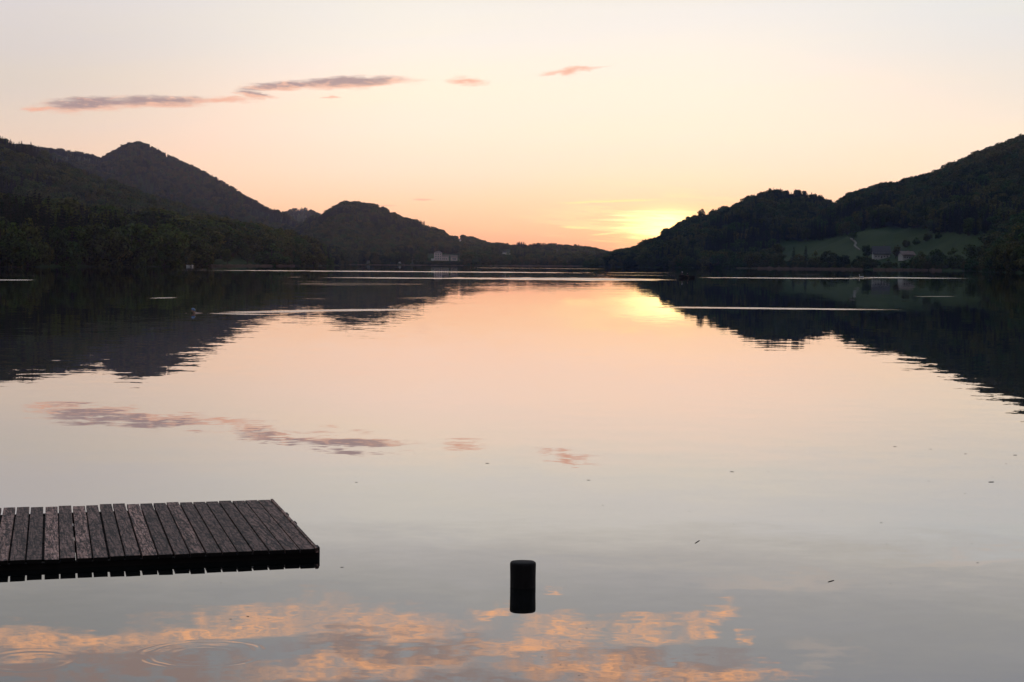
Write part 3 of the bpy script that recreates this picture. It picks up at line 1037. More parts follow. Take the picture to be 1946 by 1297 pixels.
def gable_house(loc, rz, w, dpt, eave, rise, label, group=None, wall=M_WALL, roof=M_ROOF, gable_front=False, timber=0.0, wins=3, over=0.8, detail=True, cat='house'):
    """front looks along local -y; ridge runs along x, or along y with gable_front"""
    o = empty('house', loc, rz)
    tag(o, label, cat, group)
    bm = bmesh.new()
    hw, hd = w / 2, dpt / 2
    if gable_front:
        prof = [(-hw, -1.5), (hw, -1.5), (hw, eave), (0, eave + rise), (-hw, eave)]
        a = [bm.verts.new((x, -hd, z)) for x, z in prof]
        c_ = [bm.verts.new((x, hd, z)) for x, z in prof]
    else:
        prof = [(-hd, -1.5), (hd, -1.5), (hd, eave), (0, eave + rise), (-hd, eave)]
        a = [bm.verts.new((-hw, y, z)) for y, z in prof]
        c_ = [bm.verts.new((hw, y, z)) for y, z in prof]
    bm.faces.new(a)
    bm.faces.new(c_[::-1])
    for i in range(5):
        j = (i + 1) % 5
        bm.faces.new((a[i], a[j], c_[j], c_[i]))
    mesh_obj('wall', bm, wall, o)
    bm = bmesh.new()
    half = hw if gable_front else hd
    ln = (hd if gable_front else hw) + over
    sl = rise / half
    for sg in (-1, 1):
        q = [(0, rise + 0.02), (sg * (half + over), -sl * over + 0.02), (sg * (half + over), -sl * over + 0.30), (0, rise + 0.30)]
        if gable_front:
            A_ = [bm.verts.new((u, -ln, eave + z)) for u, z in q]
            B_ = [bm.verts.new((u, ln, eave + z)) for u, z in q]
        else:
            A_ = [bm.verts.new((-ln, u, eave + z)) for u, z in q]
            B_ = [bm.verts.new((ln, u, eave + z)) for u, z in q]
        bm.faces.new(A_)
        bm.faces.new(B_[::-1])
        for i in (0, 1, 2):
            bm.faces.new((A_[i], A_[i + 1], B_[i + 1], B_[i]))
    rf = mesh_obj('roof', bm, roof, o)
    if not detail:
        return o
    bm = bmesh.new()
    box(bm, (w * 0.18, dpt * 0.06, eave + rise * 0.95 + 0.4), (0.8, 0.8, 1.8))
    box(bm, (w * 0.18, dpt * 0.06, eave + rise * 0.95 + 1.36), (1.0, 1.0, 0.12))
    mesh_obj('chimney', bm, M_TILE, rf)
    nrow = 2 if eave > 4.2 else 1
    for rw in range(nrow):
        for i in range(wins):
            x = (i + 0.5) / wins * w * 0.86 - w * 0.43
            if rw == 0 and i == wins // 2:
                continue
            window(o, x, -hd, 1.6 + rw * 2.7, 1.1, 1.3)
    bm = bmesh.new()
    xd = (wins // 2 + 0.5) / wins * w * 0.86 - w * 0.43
    box(bm, (xd, -hd - 0.04, 1.0), (1.2, 0.08, 2.1))
    dr = mesh_obj('door', bm, M_TIMBER, o)
    bm = bmesh.new()
    box(bm, (xd + 0.45, -hd - 0.11, 1.0), (0.05, 0.06, 0.18))
    mesh_obj('handle', bm, M_FRAME, dr)
    if timber > 0:
        bm = bmesh.new()
        box(bm, (0, -hd - 0.55, eave - 0.9), (w * timber, 1.1, 0.14))
        for i in range(13):
            box(bm, (-w * timber / 2 + i * w * timber / 12, -hd - 1.07, eave - 0.38), (0.12, 0.06, 0.9))
        box(bm, (0, -hd - 1.07, eave + 0.10), (w * timber, 0.09, 0.10))
        mesh_obj('balcony', bm, M_TIMBER, o)
    return o


def facing(p, extra=0.0):
    return -math.atan2(p.x, p.y) + extra


p = green.at(1674, 492)
gable_house(p, facing(p, 0.12), 15.5, 12, 4.6, 6.5, 'large white farmhouse with a steep dark slate roof in the meadow', wins=5, over=1.0, cat='farmhouse', wall=M_PLASTER)
p = green.at(1722, 494)
gable_house(p, facing(p, 0.5), 11.5, 9, 4.4, 2.8, 'small white chalet with a low tiled gable right of the farmhouse', gable_front=False, roof=M_TILE, timber=0.8, wins=4, over=1.4, cat='chalet', wall=M_PLASTER)
p = green.at(1484, 464)
gable_house(p, facing(p, -0.2), 8, 7, 4.0, 3, 'small pale house under the trees at the left end of the meadow', wins=3)
p = shore.at(367, 502)

small = [(centre, 700, 500.5, 3.0, 'tiny white lakeside hut left of the castle, leftmost of two'), (centre, 760, 500.5, 3.2, 'tiny white lakeside hut left of the castle, nearest to the castle'),
         (centre, 784, 494, 5, 'pale house half hidden in trees just left of the castle'), (centre, 833, 474, 3, 'tiny pale house in the forest straight above the castle tower'),
         (centre, 784, 475, 3, 'tiny pale house in the forest left above the castle'), (ridge, 874, 459, 4, 'white house high on the slope right above the castle'),
         (ridge, 958, 486, 7, 'pale house in the clearing on the far ridge, larger one'), (ridge, 970, 484, 4.5, 'pale house in the clearing on the far ridge, smaller one'),
         (ridge, 1057, 484, 5, 'pale house among trees on the far ridge near the sun'), (centre, 629, 463, 4, 'white house at the foot of the two-humped hill above the left forest')]
for hl, px, py, w, lb in small:
    p = hl.at(px, py)
    toward = (Vector((0, 0, CAMH)) - p).normalized()
    p = p + toward * 6
    p.z = max(p.z + 0.8, 0.4)
    gable_house(p, facing(p, random.uniform(-0.3, 0.3)), w, w * 0.8, w * 0.62, w * 0.3, lb, 'pale houses along the far shore', detail=w >= 5, wins=2, over=0.3)

# the lakeside castle: square tower and a long low wing
cp = ray(846, 495.5)
cp = Vector((0, 0, CAMH)) + cp * (2415 / math.hypot(cp.x, cp.y))
castle = empty('castle', cp, facing(cp, 0.05))
tag(castle, 'pinkish white castle with a square tower on the far shore', 'castle')
PX = cp.length / F
tx = (832.5 - 846) * PX
bm = bmesh.new()
box(bm, (tx, 0, 3.5), (14.5 * PX, 10, 14.5))
mesh_obj('tower', bm, M_ROSE, castle)
bm = bmesh.new()
hh = 14.5 * PX / 2 + 0.5
vs = [bm.verts.new((tx + sx_ * hh, sy_ * 5.5, 10.8)) for sx_, sy_ in ((-1, -1), (1, -1), (1, 1), (-1, 1))]
ts = [bm.verts.new((tx + sx_ * 2.2, 0, 12.8)) for sx_ in (-1, 1)]
bm.faces.new(vs[::-1])
bm.faces.new((vs[0], vs[1], ts[1], ts[0]))
bm.faces.new((vs[1], vs[2], ts[1]))
bm.faces.new((vs[2], vs[3], ts[0], ts[1]))
bm.faces.new((vs[3], vs[0], ts[0]))
mesh_obj('tower_roof', bm, M_TILE, castle)
bm = bmesh.new()
for wa, wb, top_ in ((838, 852.5, 5.5), (857, 869, 4.8)):
    wx0, wx1 = (wa - 846) * PX, (wb - 846) * PX
    bm = bmesh.new()
    box(bm, ((wx0 + wx1) / 2, 2, (top_ - 3.5) / 2), (wx1 - wx0, 8, top_ + 3.5))
    mesh_obj('wing', bm, M_ROSE, castle)
    bm = bmesh.new()
    A_ = [bm.verts.new((wx0 - 0.4 if wa > 840 else wx0 + 1.2, y + 2, z)) for y, z in ((-4.6, top_), (4.6, top_), (0, top_ + 2.4))]
    B_ = [bm.verts.new((wx1 + 0.5, y + 2, z)) for y, z in ((-4.6, top_), (4.6, top_), (0, top_ + 2.4))]
    bm.faces.new(A_)
    bm.faces.new(B_[::-1])
    for i in range(3):
        bm.faces.new((A_[i], A_[(i + 1) % 3], B_[(i + 1) % 3], B_[i]))
    mesh_obj('wing_roof', bm, M_TILE, castle)
    for i in range(3):
        window(castle, wx0 + 2.6 + i * (wx1 - wx0 - 4.0) / 2.6, -2.0, 2.2, 1.3, 1.7)
bm = bmesh.new()
box(bm, ((822 - 846) * PX, -3, -0.4), (5.5 * PX, 5, 6))
mesh_obj('gate_house', bm, M_WALL, castle)
for rw in range(3):
    for i in range(3):
        window(castle, tx + (i - 1) * 3.2, -5.0, 2.2 + rw * 3.2, 1.2, 1.6)


# ------------------------------------------------------------------ people, boat, swan, swimmer
def skin_body(name, joints, bones, mat, parent=None, sub=1):
    bm = bmesh.new()
    lay = bm.verts.layers.skin.verify()
    vs = []
    for i, (p, r) in enumerate(joints):
        v = bm.verts.new(p)
        v[lay].radius = (r, r) if not hasattr(r, '__len__') else r
        v[lay].use_root = (i == 0)
        vs.append(v)
    for a, c_ in bones:
        bm.edges.new((vs[a], vs[c_]))
    me = bpy.data.meshes.new(name)
    bm.to_mesh(me)
    bm.free()
    me.materials.append(mat)
    o = link(bpy.data.objects.new(name, me), parent)
    o.modifiers.new('skin', 'SKIN').use_smooth_shade = True
    sb = o.modifiers.new('subsurf', 'SUBSURF')
    sb.levels = sb.render_levels = sub
    return o


M_SKIN = plain('skin', (0.42, 0.27, 0.20), 0.6, 0.08, 8.0)
M_DARKCLOTH = plain('dark_jacket_cloth', (0.02, 0.02, 0.024), 0.9, 0.2, 20.0)
M_GREYCLOTH = plain('grey_jacket_cloth', (0.10, 0.095, 0.09), 0.9, 0.2, 20.0)
M_TROUSER = plain('dark_trouser_cloth', (0.025, 0.026, 0.032), 0.9, 0.2, 20.0)
M_WHITE = plain('white_cap_cloth', (0.80, 0.80, 0.78), 0.8, 0.05, 10.0)
M_BLUE = plain('blue_swim_cap', (0.12, 0.22, 0.40), 0.35, 0.1, 10.0)
M_HULL = plain('dark_boat_paint', (0.022, 0.020, 0.020), 0.5, 0.3, 3.0)
M_OAR = plain('oar_wood', (0.24, 0.17, 0.10), 0.6, 0.3, 6.0)


def seated_person(loc, rz, label, jacket, cap=None, lean=0.0):
    """origin on the seat board; looks along local +x"""
    o = empty('person', loc, rz)
    tag(o, label, 'person')
    J = [((0, 0, 0.10), 0.115), ((0.02 + lean, 0, 0.32), 0.12), ((0.04 + lean * 1.6, 0, 0.50), 0.11), ((0.05 + lean * 1.8, 0, 0.60), 0.05),
         ((0.07 + lean * 2, 0, 0.70), 0.080), ((0.075 + lean * 2, 0, 0.80), 0.072), ((0.155 + lean * 2, 0, 0.715), 0.016)]
    Bn = [(0, 1), (1, 2), (2, 3), (3, 4), (4, 5), (4, 6)]
    for sg in (-1, 1):
        i = len(J)
        J += [((0.04 + lean * 1.6, sg * 0.17, 0.49), 0.055), ((0.12 + lean, sg * 0.22, 0.25), 0.045), ((0.36 + lean, sg * 0.17, 0.22), 0.033), ((0.44 + lean, sg * 0.15, 0.22), 0.030)]
        Bn += [(2, i), (i, i + 1), (i + 1, i + 2), (i + 2, i + 3)]
        i = len(J)
        J += [((0.03, sg * 0.10, 0.08), 0.085), ((0.42, sg * 0.13, 0.10), 0.062), ((0.46, sg * 0.13, -0.30), 0.042), ((0.60, sg * 0.13, -0.34), 0.034)]
        Bn += [(0, i), (i, i + 1), (i + 1, i + 2), (i + 2, i + 3)]
    skin_body('body', J, Bn, M_SKIN, o, 2)
    Jc = [(J[0][0], 0.135), (J[1][0], 0.145), (J[2][0], 0.135), (J[3][0], 0.068)]
    Bc = [(0, 1), (1, 2), (2, 3)]
    for k in (7, 15):
        i = len(Jc)
        Jc += [(J[k][0], 0.075), (J[k + 1][0], 0.062), (J[k + 2][0], 0.046)]
        Bc += [(2, i), (i, i + 1), (i + 1, i + 2)]
    skin_body('jacket', Jc, Bc, jacket, o, 2)
    Jt = [((0, 0, 0.07), 0.13)]
    Bt = []
    for k in (11, 19):
        i = len(Jt)
        Jt += [(J[k][0], 0.10), (J[k + 1][0], 0.078), (J[k + 2][0], 0.056)]
        Bt += [(0, i), (i, i + 1), (i + 1, i + 2)]
    skin_body('trousers', Jt, Bt, M_TROUSER, o, 2)
    hx, hz = 0.075 + lean * 2, 0.78
    bm = bmesh.new()
    bmesh.ops.create_uvsphere(bm, u_segments=16, v_segments=10, radius=0.112, matrix=Matrix.Translation((hx - 0.012, 0, hz + 0.02)) @ Matrix.Diagonal((1, 0.92, 0.85, 1)))
    bmesh.ops.delete(bm, geom=[v for v in bm.verts if v.co.z < hz - (0.0 if cap else 0.05) and v.co.x > hx - 0.06 or v.co.z < hz - 0.07], context='VERTS')
    if cap:
        box(bm, (hx + 0.13, 0, hz + 0.01), (0.13, 0.15, 0.02), bevel=0.006)
    mesh_obj('cap' if cap else 'hair', bm, cap if cap else M_DARKCLOTH, o, True)
    for sg in (-1, 1):
        bm = bmesh.new()
        bmesh.ops.create_uvsphere(bm, u_segments=8, v_segments=6, radius=0.012, matrix=Matrix.Translation((hx + 0.068, sg * 0.03, 0.745)))
        mesh_obj('eye', bm, M_DARKCLOTH, o, True)
    return o


bp = wp(1305, 528.6)
boat = empty('rowing_boat', bp, facing(bp, 0.12))
tag(boat, 'dark rowing boat with two people on the lake below the sunlit hill', 'rowing boat')
# hull: bow towards -x
bm = bmesh.new()
secs = []
NS = 13
for i in range(NS):
    t = i / (NS - 1)
    x = -1.7 + 3.4 * t
    hw = 0.64 * (math.sin(math.pi * (0.06 + 0.94 * min(1, t * 0.62 + 0.0)) ** 0.9) if t < 0.999 else math.sin(math.pi * 0.62)) if t > 0 else 0.03
    hw = max(hw, 0.03)
    sheer = 0.44 + 0.22 * (1 - t) ** 2 + 0.08 * t ** 2
    keel = -0.14 + 0.25 * (1 - t) ** 4
    ring_ = []
    for y, z in ((-hw, sheer), (-hw * 0.92, sheer * 0.45), (-hw * 0.6, keel + 0.05), (0, keel), (hw * 0.6, keel + 0.05), (hw * 0.92, sheer * 0.45), (hw, sheer)):
        ring_.append(bm.verts.new((x, y, z)))
    secs.append(ring_)
for i in range(NS - 1):
    for j in range(6):
        bm.faces.new((secs[i][j], secs[i][j + 1], secs[i + 1][j + 1], secs[i + 1][j]))
bm.faces.new(secs[-1])
hull = mesh_obj('hull', bm, M_HULL, boat)
sm = hull.modifiers.new('thickness', 'SOLIDIFY')
sm.thickness = 0.035
sm.offset = -1
for x, w in ((-0.55, 0.98), (0.35, 1.16), (1.2, 1.08)):
    bm = bmesh.new()
    box(bm, (x, 0, 0.33), (0.26, w, 0.035), bevel=0.008)
    mesh_obj('bench', bm, M_OAR, boat)
for sg in (-1, 1):
    bm = bmesh.new()
    tube(bm, (0.0, sg * 0.25, 0.62), (0.35, sg * 1.75, 0.02), 0.022, 0.020, 8)
    box(bm, (0.41, sg * 1.98, -0.04), (0.16, 0.5, 0.03), rz=sg * 0.3, bevel=0.008)
    mesh_obj('oar', bm, M_OAR, boat)
bmw = boat.matrix_basis.copy()
bpy.context.view_layer.update()
bmw = boat.matrix_world.copy()
lp = bmw @ Vector((-1.15, 0, 0.62))
seated_person(bmw @ Vector((0.30, 0, 0.345)), boat.rotation_euler.z + math.pi, 'person in dark clothes rowing in the middle of the boat', M_DARKCLOTH, None, 0.04)
seated_person(bmw @ Vector((-1.08, 0, 0.50)), boat.rotation_euler.z, 'person in a white cap sitting upright at the boat end', M_GREYCLOTH, M_WHITE, 0.0)

# swimmer
sp = wp(367, 595.5)
sw = empty('person', sp, facing(sp))
tag(sw, 'person with a blue cap swimming, a long bright wake trailing to the right', 'person')
J = [((0.75, 0, -0.16), 0.12), ((0.45, 0, -0.10), 0.13), ((0.20, 0, -0.06), 0.12), ((0.06, 0, 0.03), 0.055), ((0.0, 0, 0.11), 0.088), ((-0.005, 0, 0.19), 0.078),
     ((-0.09, 0, 0.12), 0.018)]
Bn = [(0, 1), (1, 2), (2, 3), (3, 4), (4, 5), (4, 6)]
for sg in (-1, 1):
    i = len(J)
    J += [((0.16, sg * 0.19, -0.05), 0.06), ((-0.08, sg * 0.26, -0.09), 0.047), ((-0.33, sg * 0.14, -0.03), 0.036), ((-0.42, sg * 0.08, -0.02), 0.03)]
    Bn += [(2, i), (i, i + 1), (i + 1, i + 2), (i + 2, i + 3)]
    i = len(J)
    J += [((0.95, sg * 0.10, -0.20), 0.085), ((1.35, sg * 0.16, -0.28), 0.06), ((1.75, sg * 0.2, -0.30), 0.042)]
    Bn += [(0, i), (i, i + 1), (i + 1, i + 2)]
skin_body('body', J, Bn, M_SKIN, sw, 2)
bm = bmesh.new()
bmesh.ops.create_uvsphere(bm, u_segments=18, v_segments=12, radius=0.118, matrix=Matrix.Translation((0.012, 0, 0.175)) @ Matrix.Rotation(0.35, 4, 'Y') @ Matrix.Diagonal((1.05, 0.9, 0.85, 1)))
bmesh.ops.delete(bm, geom=[v for v in bm.verts if v.co.z < 0.14 - 0.5 * (v.co.x)], context='VERTS')
mesh_obj('swim_cap', bm, M_BLUE, sw, True)
for sg in (-1, 1):
    bm = bmesh.new()
    bmesh.ops.create_uvsphere(bm, u_segments=8, v_segments=6, radius=0.013, matrix=Matrix.Translation((-0.082, sg * 0.032, 0.14)))
    mesh_obj('eye', bm, M_DARKCLOTH, sw, True)

# swan
M_FEATHER = plain('white_feathers', (0.82, 0.81, 0.78), 0.8, 0.06, 10.0)
M_BEAK = plain('orange_beak', (0.55, 0.20, 0.05), 0.5, 0.1, 10.0)
vp = wp(1637, 528.0)
swan = empty('swan', vp, facing(vp))
tag(swan, 'white swan swimming left with a long bright wake below the farmhouse', 'swan')
skin_body('body', [((0.05, 0, 0.12), (0.20, 0.20)), ((-0.32, 0, 0.13), 0.17), ((0.35, 0, 0.16), 0.15), ((0.62, 0, 0.24), 0.05), ((-0.48, 0, 0.26), 0.075), ((-0.50, 0, 0.48), 0.05),
                   ((-0.42, 0, 0.66), 0.045), ((-0.46, 0, 0.78), 0.05), ((-0.56, 0, 0.79), 0.055), ((-0.65, 0, 0.75), 0.030)],
          [(0, 1), (0, 2), (2, 3), (1, 4), (4, 5), (5, 6), (6, 7), (7, 8), (8, 9)], M_FEATHER, swan, 2)
for sg in (-1, 1):
    skin_body('wing', [((0.05, sg * 0.20, 0.22), 0.11), ((-0.25, sg * 0.17, 0.20), 0.08), ((0.35, sg * 0.17, 0.27), 0.08), ((0.62, sg * 0.09, 0.31), 0.03)],
              [(0, 1), (0, 2), (2, 3)], M_FEATHER, swan, 2)
bm = bmesh.new()
tube(bm, (-0.66, 0, 0.745), (-0.78, 0, 0.70), 0.032, 0.012, 8)
mesh_obj('beak', bm, M_BEAK, swan, True)

# two moored white boats by the left trees
for i, (px, lb) in enumerate(((357, 'small white moored boat by the left shore trees, left one'), (365, 'small white moored boat by the left shore trees, right one'))):
    q = wp(px, 506.2)
    q = q * (930 / q.length)
    q.z = 0
    o = empty('moored_boat', q, facing(q, 1.2 + 0.4 * i))
    tag(o, lb, 'boat', 'white boats moored on the left shore')
    bm = bmesh.new()
    secs = []
    for k in range(9):
        t = k / 8
        hw = max(0.05, 0.75 * math.sin(math.pi * (0.05 + 0.55 * t)))
        sh_ = 0.75 + 0.25 * (1 - t) ** 2
        secs.append([bm.verts.new((-2.2 + 4.4 * t, y, z)) for y, z in ((-hw, sh_), (-hw * 0.8, 0.1), (0, -0.12), (hw * 0.8, 0.1), (hw, sh_))])
    for k in range(8):
        for j in range(4):
            bm.faces.new((secs[k][j], secs[k][j + 1], secs[k + 1][j + 1], secs[k + 1][j]))
        bm.faces.new((secs[k][4], secs[k][0], secs[k + 1][0], secs[k + 1][4]))
    bm.faces.new(secs[-1])
    mesh_obj('hull', bm, M_WHITE, o)
    bm = bmesh.new()
    box(bm, (0.2, 0, 1.05), (1.4, 1.0, 0.45), bevel=0.08)
    mesh_obj('cover', bm, M_GREYCLOTH, o)

# ------------------------------------------------------------------ bathing jetty
TOP = 0.095
FR, BR = wp(600, 1042.5, TOP), wp(514, 949.0, TOP)
FL = wp(0, 1066.5, TOP)
T0, T1 = wp(17, 1066.2, TOP), wp(570, 1044, TOP)
ex = (FL - FR).normalized()               # along the front edge, to the left
ey = (BR - FR)
LEN = ey.length
ey = ey / LEN
pitch_w = (T1 - T0).length / 18.0
print('JETTY', FR, BR, FL, 'pitch', pitch_w, 'len', LEN, 'angle', math.degrees(ex.angle(ey)))

M_PLANK, g, b = material('weathered_planks')
uv = g.new('ShaderNodeUVMap').outputs[0]
tn = g.new('ShaderNodeVertexColor')
tn.layer_name = 'tone'
tone = g.sep(tn.outputs[0])
uvx, uvy, _ = g.sep(uv)
shift = g.xyz(g.mul(tone[1], 37.0), g.mul(tone[2], 91.0), 0.0)
def grain(u_, v_, det, rgh, dist=0.0):
    return g.noise(g.v('ADD', g.v('MULTIPLY', uv, (u_, v_, 0.0)), shift), 1.0, det, rgh, dist=dist)


gr = grain(55.0, 1.6, 4, 0.6)
blot = grain(8.0, 1.6, 5, 0.7)
fine = grain(46.0, 9.0, 3, 0.65)
cross = grain(17.0, 9.0, 4, 0.75)
speck = grain(34.0, 7.0, 2, 0.6)
crackv = grain(15.0, 0.9, 4, 0.6)
crack = g.m('ABSOLUTE', g.sub(crackv, 0.5))
crack = g.smooth(crack, 0.035, 0.008)
base = g.mix(g.smooth(gr, 0.3, 0.7), (0.088, 0.045, 0.034), (0.46, 0.275, 0.215))
base = g.mix(g.mul(g.smooth(blot, 0.50, 0.68), 0.75), base, (0.045, 0.030, 0.027))
base = g.mix(g.mul(g.smooth(fine, 0.54, 0.66), 0.60), base, (0.52, 0.36, 0.32))
base = g.mix(g.mul(g.smooth(cross, 0.53, 0.60), 0.85), base, (0.020, 0.014, 0.012))
base = g.mix(g.mul(g.smooth(speck, 0.55, 0.62), 0.85), base, (0.020, 0.014, 0.012))
base = g.mix(g.mul(crack, 0.92), base, (0.010, 0.007, 0.006))
g.put(b.inputs['Base Color'], g.v('SCALE', base, s=g.add(0.42, g.mul(tone[0], 1.0))))
b.inputs['Roughness'].default_value = 0.72
b.inputs['Specular IOR Level'].default_value = 0.25
bp_ = g.new('ShaderNodeBump')
bp_.inputs['Strength'].default_value = 0.7
bp_.inputs['Distance'].default_value = 0.004
g.put(bp_.inputs['Height'], g.sub(g.add(gr, g.mul(fine, 0.4)), g.add(g.mul(crack, 1.0), g.mul(cross, 0.6))))
g.l.new(bp_.outputs[0], b.inputs['Normal'])
M_BEAM_END_SHADE = plain('wet_beam_and_end_shade', (0.010, 0.008, 0.007), 0.8, 0.4, 4.0, 0.15)
M_IRON = plain('dark_iron_bracket', (0.012, 0.011, 0.011), 0.6, 0.3, 20.0, 0.3)

jetty = empty('bathing_jetty', (FR.x, FR.y, 0))
tag(jetty, 'low weathered wooden jetty of dark planks at lower left', 'jetty')
O = Vector((FR.x, FR.y, 0))


def jl(u, v_, z):
    """jetty coordinates: u to the left along the front, v towards the lake, z up (local to the jetty)"""
    w = ex * u + ey * v_
    return Vector((w.x, w.y, z))


def skew_box(bm, u0, u1, v0, v1, z0, z1, sag=0.0, uvl=None, tl=None, tcol=None, nseg=1):
    rows = []
    for i in range(nseg + 1):
        t = i / nseg
        dz = sag * math.sin(math.pi * t)
        v_ = v0 + (v1 - v0) * t
        rows.append([bm.verts.new(jl(u, v_, z + dz)) for u, z in ((u0, z0), (u1, z0), (u1, z1), (u0, z1))])
    fs = [bm.faces.new(rows[0]), bm.faces.new(rows[-1][::-1])]
    for i in range(nseg):
        for j in range(4):
            fs.append(bm.faces.new((rows[i][j], rows[i][(j + 1) % 4], rows[i + 1][(j + 1) % 4], rows[i + 1][j])))
    if uvl is not None:
        for f in fs:
            for lp_ in f.loops:
                q = lp_.vert.co
                vv = q.to_2d().dot(ey.to_2d())
                uu = q.to_2d().dot(ex.to_2d()) + q.z
                lp_[uvl].uv = (uu, vv)
                lp_[tl] = tcol
    return fs


bm = bmesh.new()
uvl = bm.loops.layers.uv.new('UVMap')
tl_ = bm.loops.layers.color.new('tone')
off = (T1 - FR).dot(ex)
rng = np.random.RandomState(3)
NPL = 36
u_edge = off - pitch_w
for i in range(NPL):
    u0 = off + (i - 1) * pitch_w + 0.007 + rng.uniform(-0.005, 0.005)
    u1 = off + i * pitch_w - 0.011 + rng.uniform(-0.005, 0.005)
    z1 = TOP + rng.uniform(-0.005, 0.004)
    col = (rng.uniform(0.1, 1.0), rng.uniform(), rng.uniform(), 1)
    skew_box(bm, u0, u1, rng.uniform(-0.012, 0.014), LEN + rng.uniform(-0.04, 0.03), z1 - 0.036, z1, 0.0, uvl, tl_, col, 6)
bmesh.ops.bevel(bm, geom=[e for e in bm.edges if len(e.link_faces) == 2 and e.calc_face_angle(0) > 0.8], offset=0.004, segments=1, affect='EDGES')
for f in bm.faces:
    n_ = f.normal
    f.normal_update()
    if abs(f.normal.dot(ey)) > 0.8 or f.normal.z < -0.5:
        f.material_index = 1  # backlit plank ends get shade painted in, plus dark end grain; undersides match
deck = mesh_obj('deck', bm, [M_PLANK, M_BEAM_END_SHADE], jetty)
deck['label'] = 'row of weathered grey-brown planks with dark gaps'
# edge batten on the right side
bm = bmesh.new()
uvl = bm.loops.layers.uv.new('UVMap')
tl_ = bm.loops.layers.color.new('tone')
skew_box(bm, u_edge - 0.030, u_edge - 0.004, -0.005, LEN - 0.02, TOP - 0.040, TOP + 0.006, 0.0, uvl, tl_, (0.9, 0.3, 0.6, 1), 6)
mesh_obj('edge_batten', bm, M_PLANK, jetty)
for v_ in (0.10, 0.48 * LEN, 0.66 * LEN):
    bm = bmesh.new()
    skew_box(bm, u_edge - 0.046, u_edge - 0.031, v_ - 0.05, v_ + 0.05, -0.02, TOP + 0.008)
    skew_box(bm, u_edge - 0.056, u_edge - 0.047, v_ - 0.025, v_ + 0.025, -0.02, TOP - 0.004)
    mesh_obj('bracket', bm, M_IRON, jetty)
# supporting beams and floats
UL = off + NPL * pitch_w
for v_, w in ((0.03, 0.10), (0.34 * LEN, 0.09), (0.62 * LEN, 0.09), (LEN - 0.35, 0.09)):
    bm = bmesh.new()
    skew_box(bm, u_edge - (0.029 if v_ < 0.1 else 0.003), UL, v_, v_ + w, -0.05, TOP - 0.042)
    mesh_obj('beam', bm, M_BEAM_END_SHADE, jetty)
for k in range(5):
    bm = bmesh.new()
    u0 = u_edge + 0.03 + k * (UL - u_edge) / 5
    skew_box(bm, u0, u0 + (UL - u_edge) / 5 - 0.02, 0.27, LEN - 0.37, -0.25, 0.045)
    mesh_obj('float', bm, M_BEAM_END_SHADE, jetty)

# ------------------------------------------------------------------ mooring post
M_POST, g, b = material('wet_black_pile')
tcn = g.new('ShaderNodeTexCoord')
nz = g.noise(g.v('MULTIPLY', tcn.outputs['Object'], (30, 30, 4)), 1.0, 4, 0.65)
g.put(b.inputs['Base Color'], g.mix(nz, (0.004, 0.0035, 0.003), (0.016, 0.013, 0.012)))
b.inputs['Roughness'].default_value = 0.75
b.inputs['Specular IOR Level'].default_value = 0.2
bu = g.new('ShaderNodeBump')
bu.inputs['Strength'].default_value = 0.8
bu.inputs['Distance'].default_value = 0.006
g.put(bu.inputs['Height'], nz)
g.l.new(bu.outputs[0], b.inputs['Normal'])
pp = wp(994, 1115.5)
pr = 25.0 / F * pp.length
pz = 50.0 / F * pp.length
bm = bmesh.new()
prof = [(-0.9, 0.985), (-0.05, 0.985), (0.0, 0.98), (0.03, 0.985), (0.35, 0.985), (0.7, 0.995), (0.84, 1.0), (0.91, 0.995), (0.945, 0.965), (0.965, 0.90), (0.985, 0.68), (0.996, 0.40), (1.0, 0.15)]
SG = 40
rings = []
for h_, r_ in prof:
    rg = []
    for k in range(SG):
        a = 2 * math.pi * k / SG
        w = 1 + 0.035 * mn.noise(Vector((math.cos(a) * 1.3, math.sin(a) * 1.3, h_ * 0.6))) + 0.014 * mn.noise(Vector((math.cos(a) * 6, math.sin(a) * 6, h_ * 1.5)))
        zz = h_ * pz + (0.004 * mn.noise(Vector((math.cos(a) * 1.5, math.sin(a) * 1.5, 7))) * r_ if h_ > 0.8 else 0)
        rg.append(bm.verts.new((math.cos(a) * pr * r_ * w, math.sin(a) * pr * r_ * w, zz)))
    rings.append(rg)
for i in range(len(rings) - 1):
    for k in range(SG):
        bm.faces.new((rings[i][k], rings[i][(k + 1) % SG], rings[i + 1][(k + 1) % SG], rings[i + 1][k]))
bm.faces.new(rings[-1])
bm.faces.new(rings[0][::-1])
post = mesh_obj('mooring_post', bm, M_POST, None, True)
post.location = pp
tag(post, 'short black round wooden post standing in the water', 'post')

# ------------------------------------------------------------------ drifting leaves and twigs
M_DRIFT = plain('wet_dead_leaf', (0.020, 0.014, 0.010), 0.7, 0.4, 60.0)


def leaf_mesh(seed):
    rng = np.random.RandomState(seed)
    bm = bmesh.new()
    n = 12
    ring_ = []
    for k in range(n):
        a = 2 * math.pi * k / n
        r = 1 + 0.18 * rng.uniform(-1, 1)
        ring_.append(bm.verts.new((math.cos(a) * r, math.sin(a) * r * 0.55, 0.10 + 0.10 * math.cos(a) ** 2)))
    c1 = bm.verts.new((0, 0, 0.16))
    c0 = bm.verts.new((0, 0, -0.05))
    for k in range(n):
        bm.faces.new((ring_[k], ring_[(k + 1) % n], c1))
        bm.faces.new((ring_[(k + 1) % n], ring_[k], c0))
    me = bpy.data.meshes.new('drifting_leaf')
    bm.to_mesh(me)
    bm.free()
    me.materials.append(M_DRIFT)
    return me


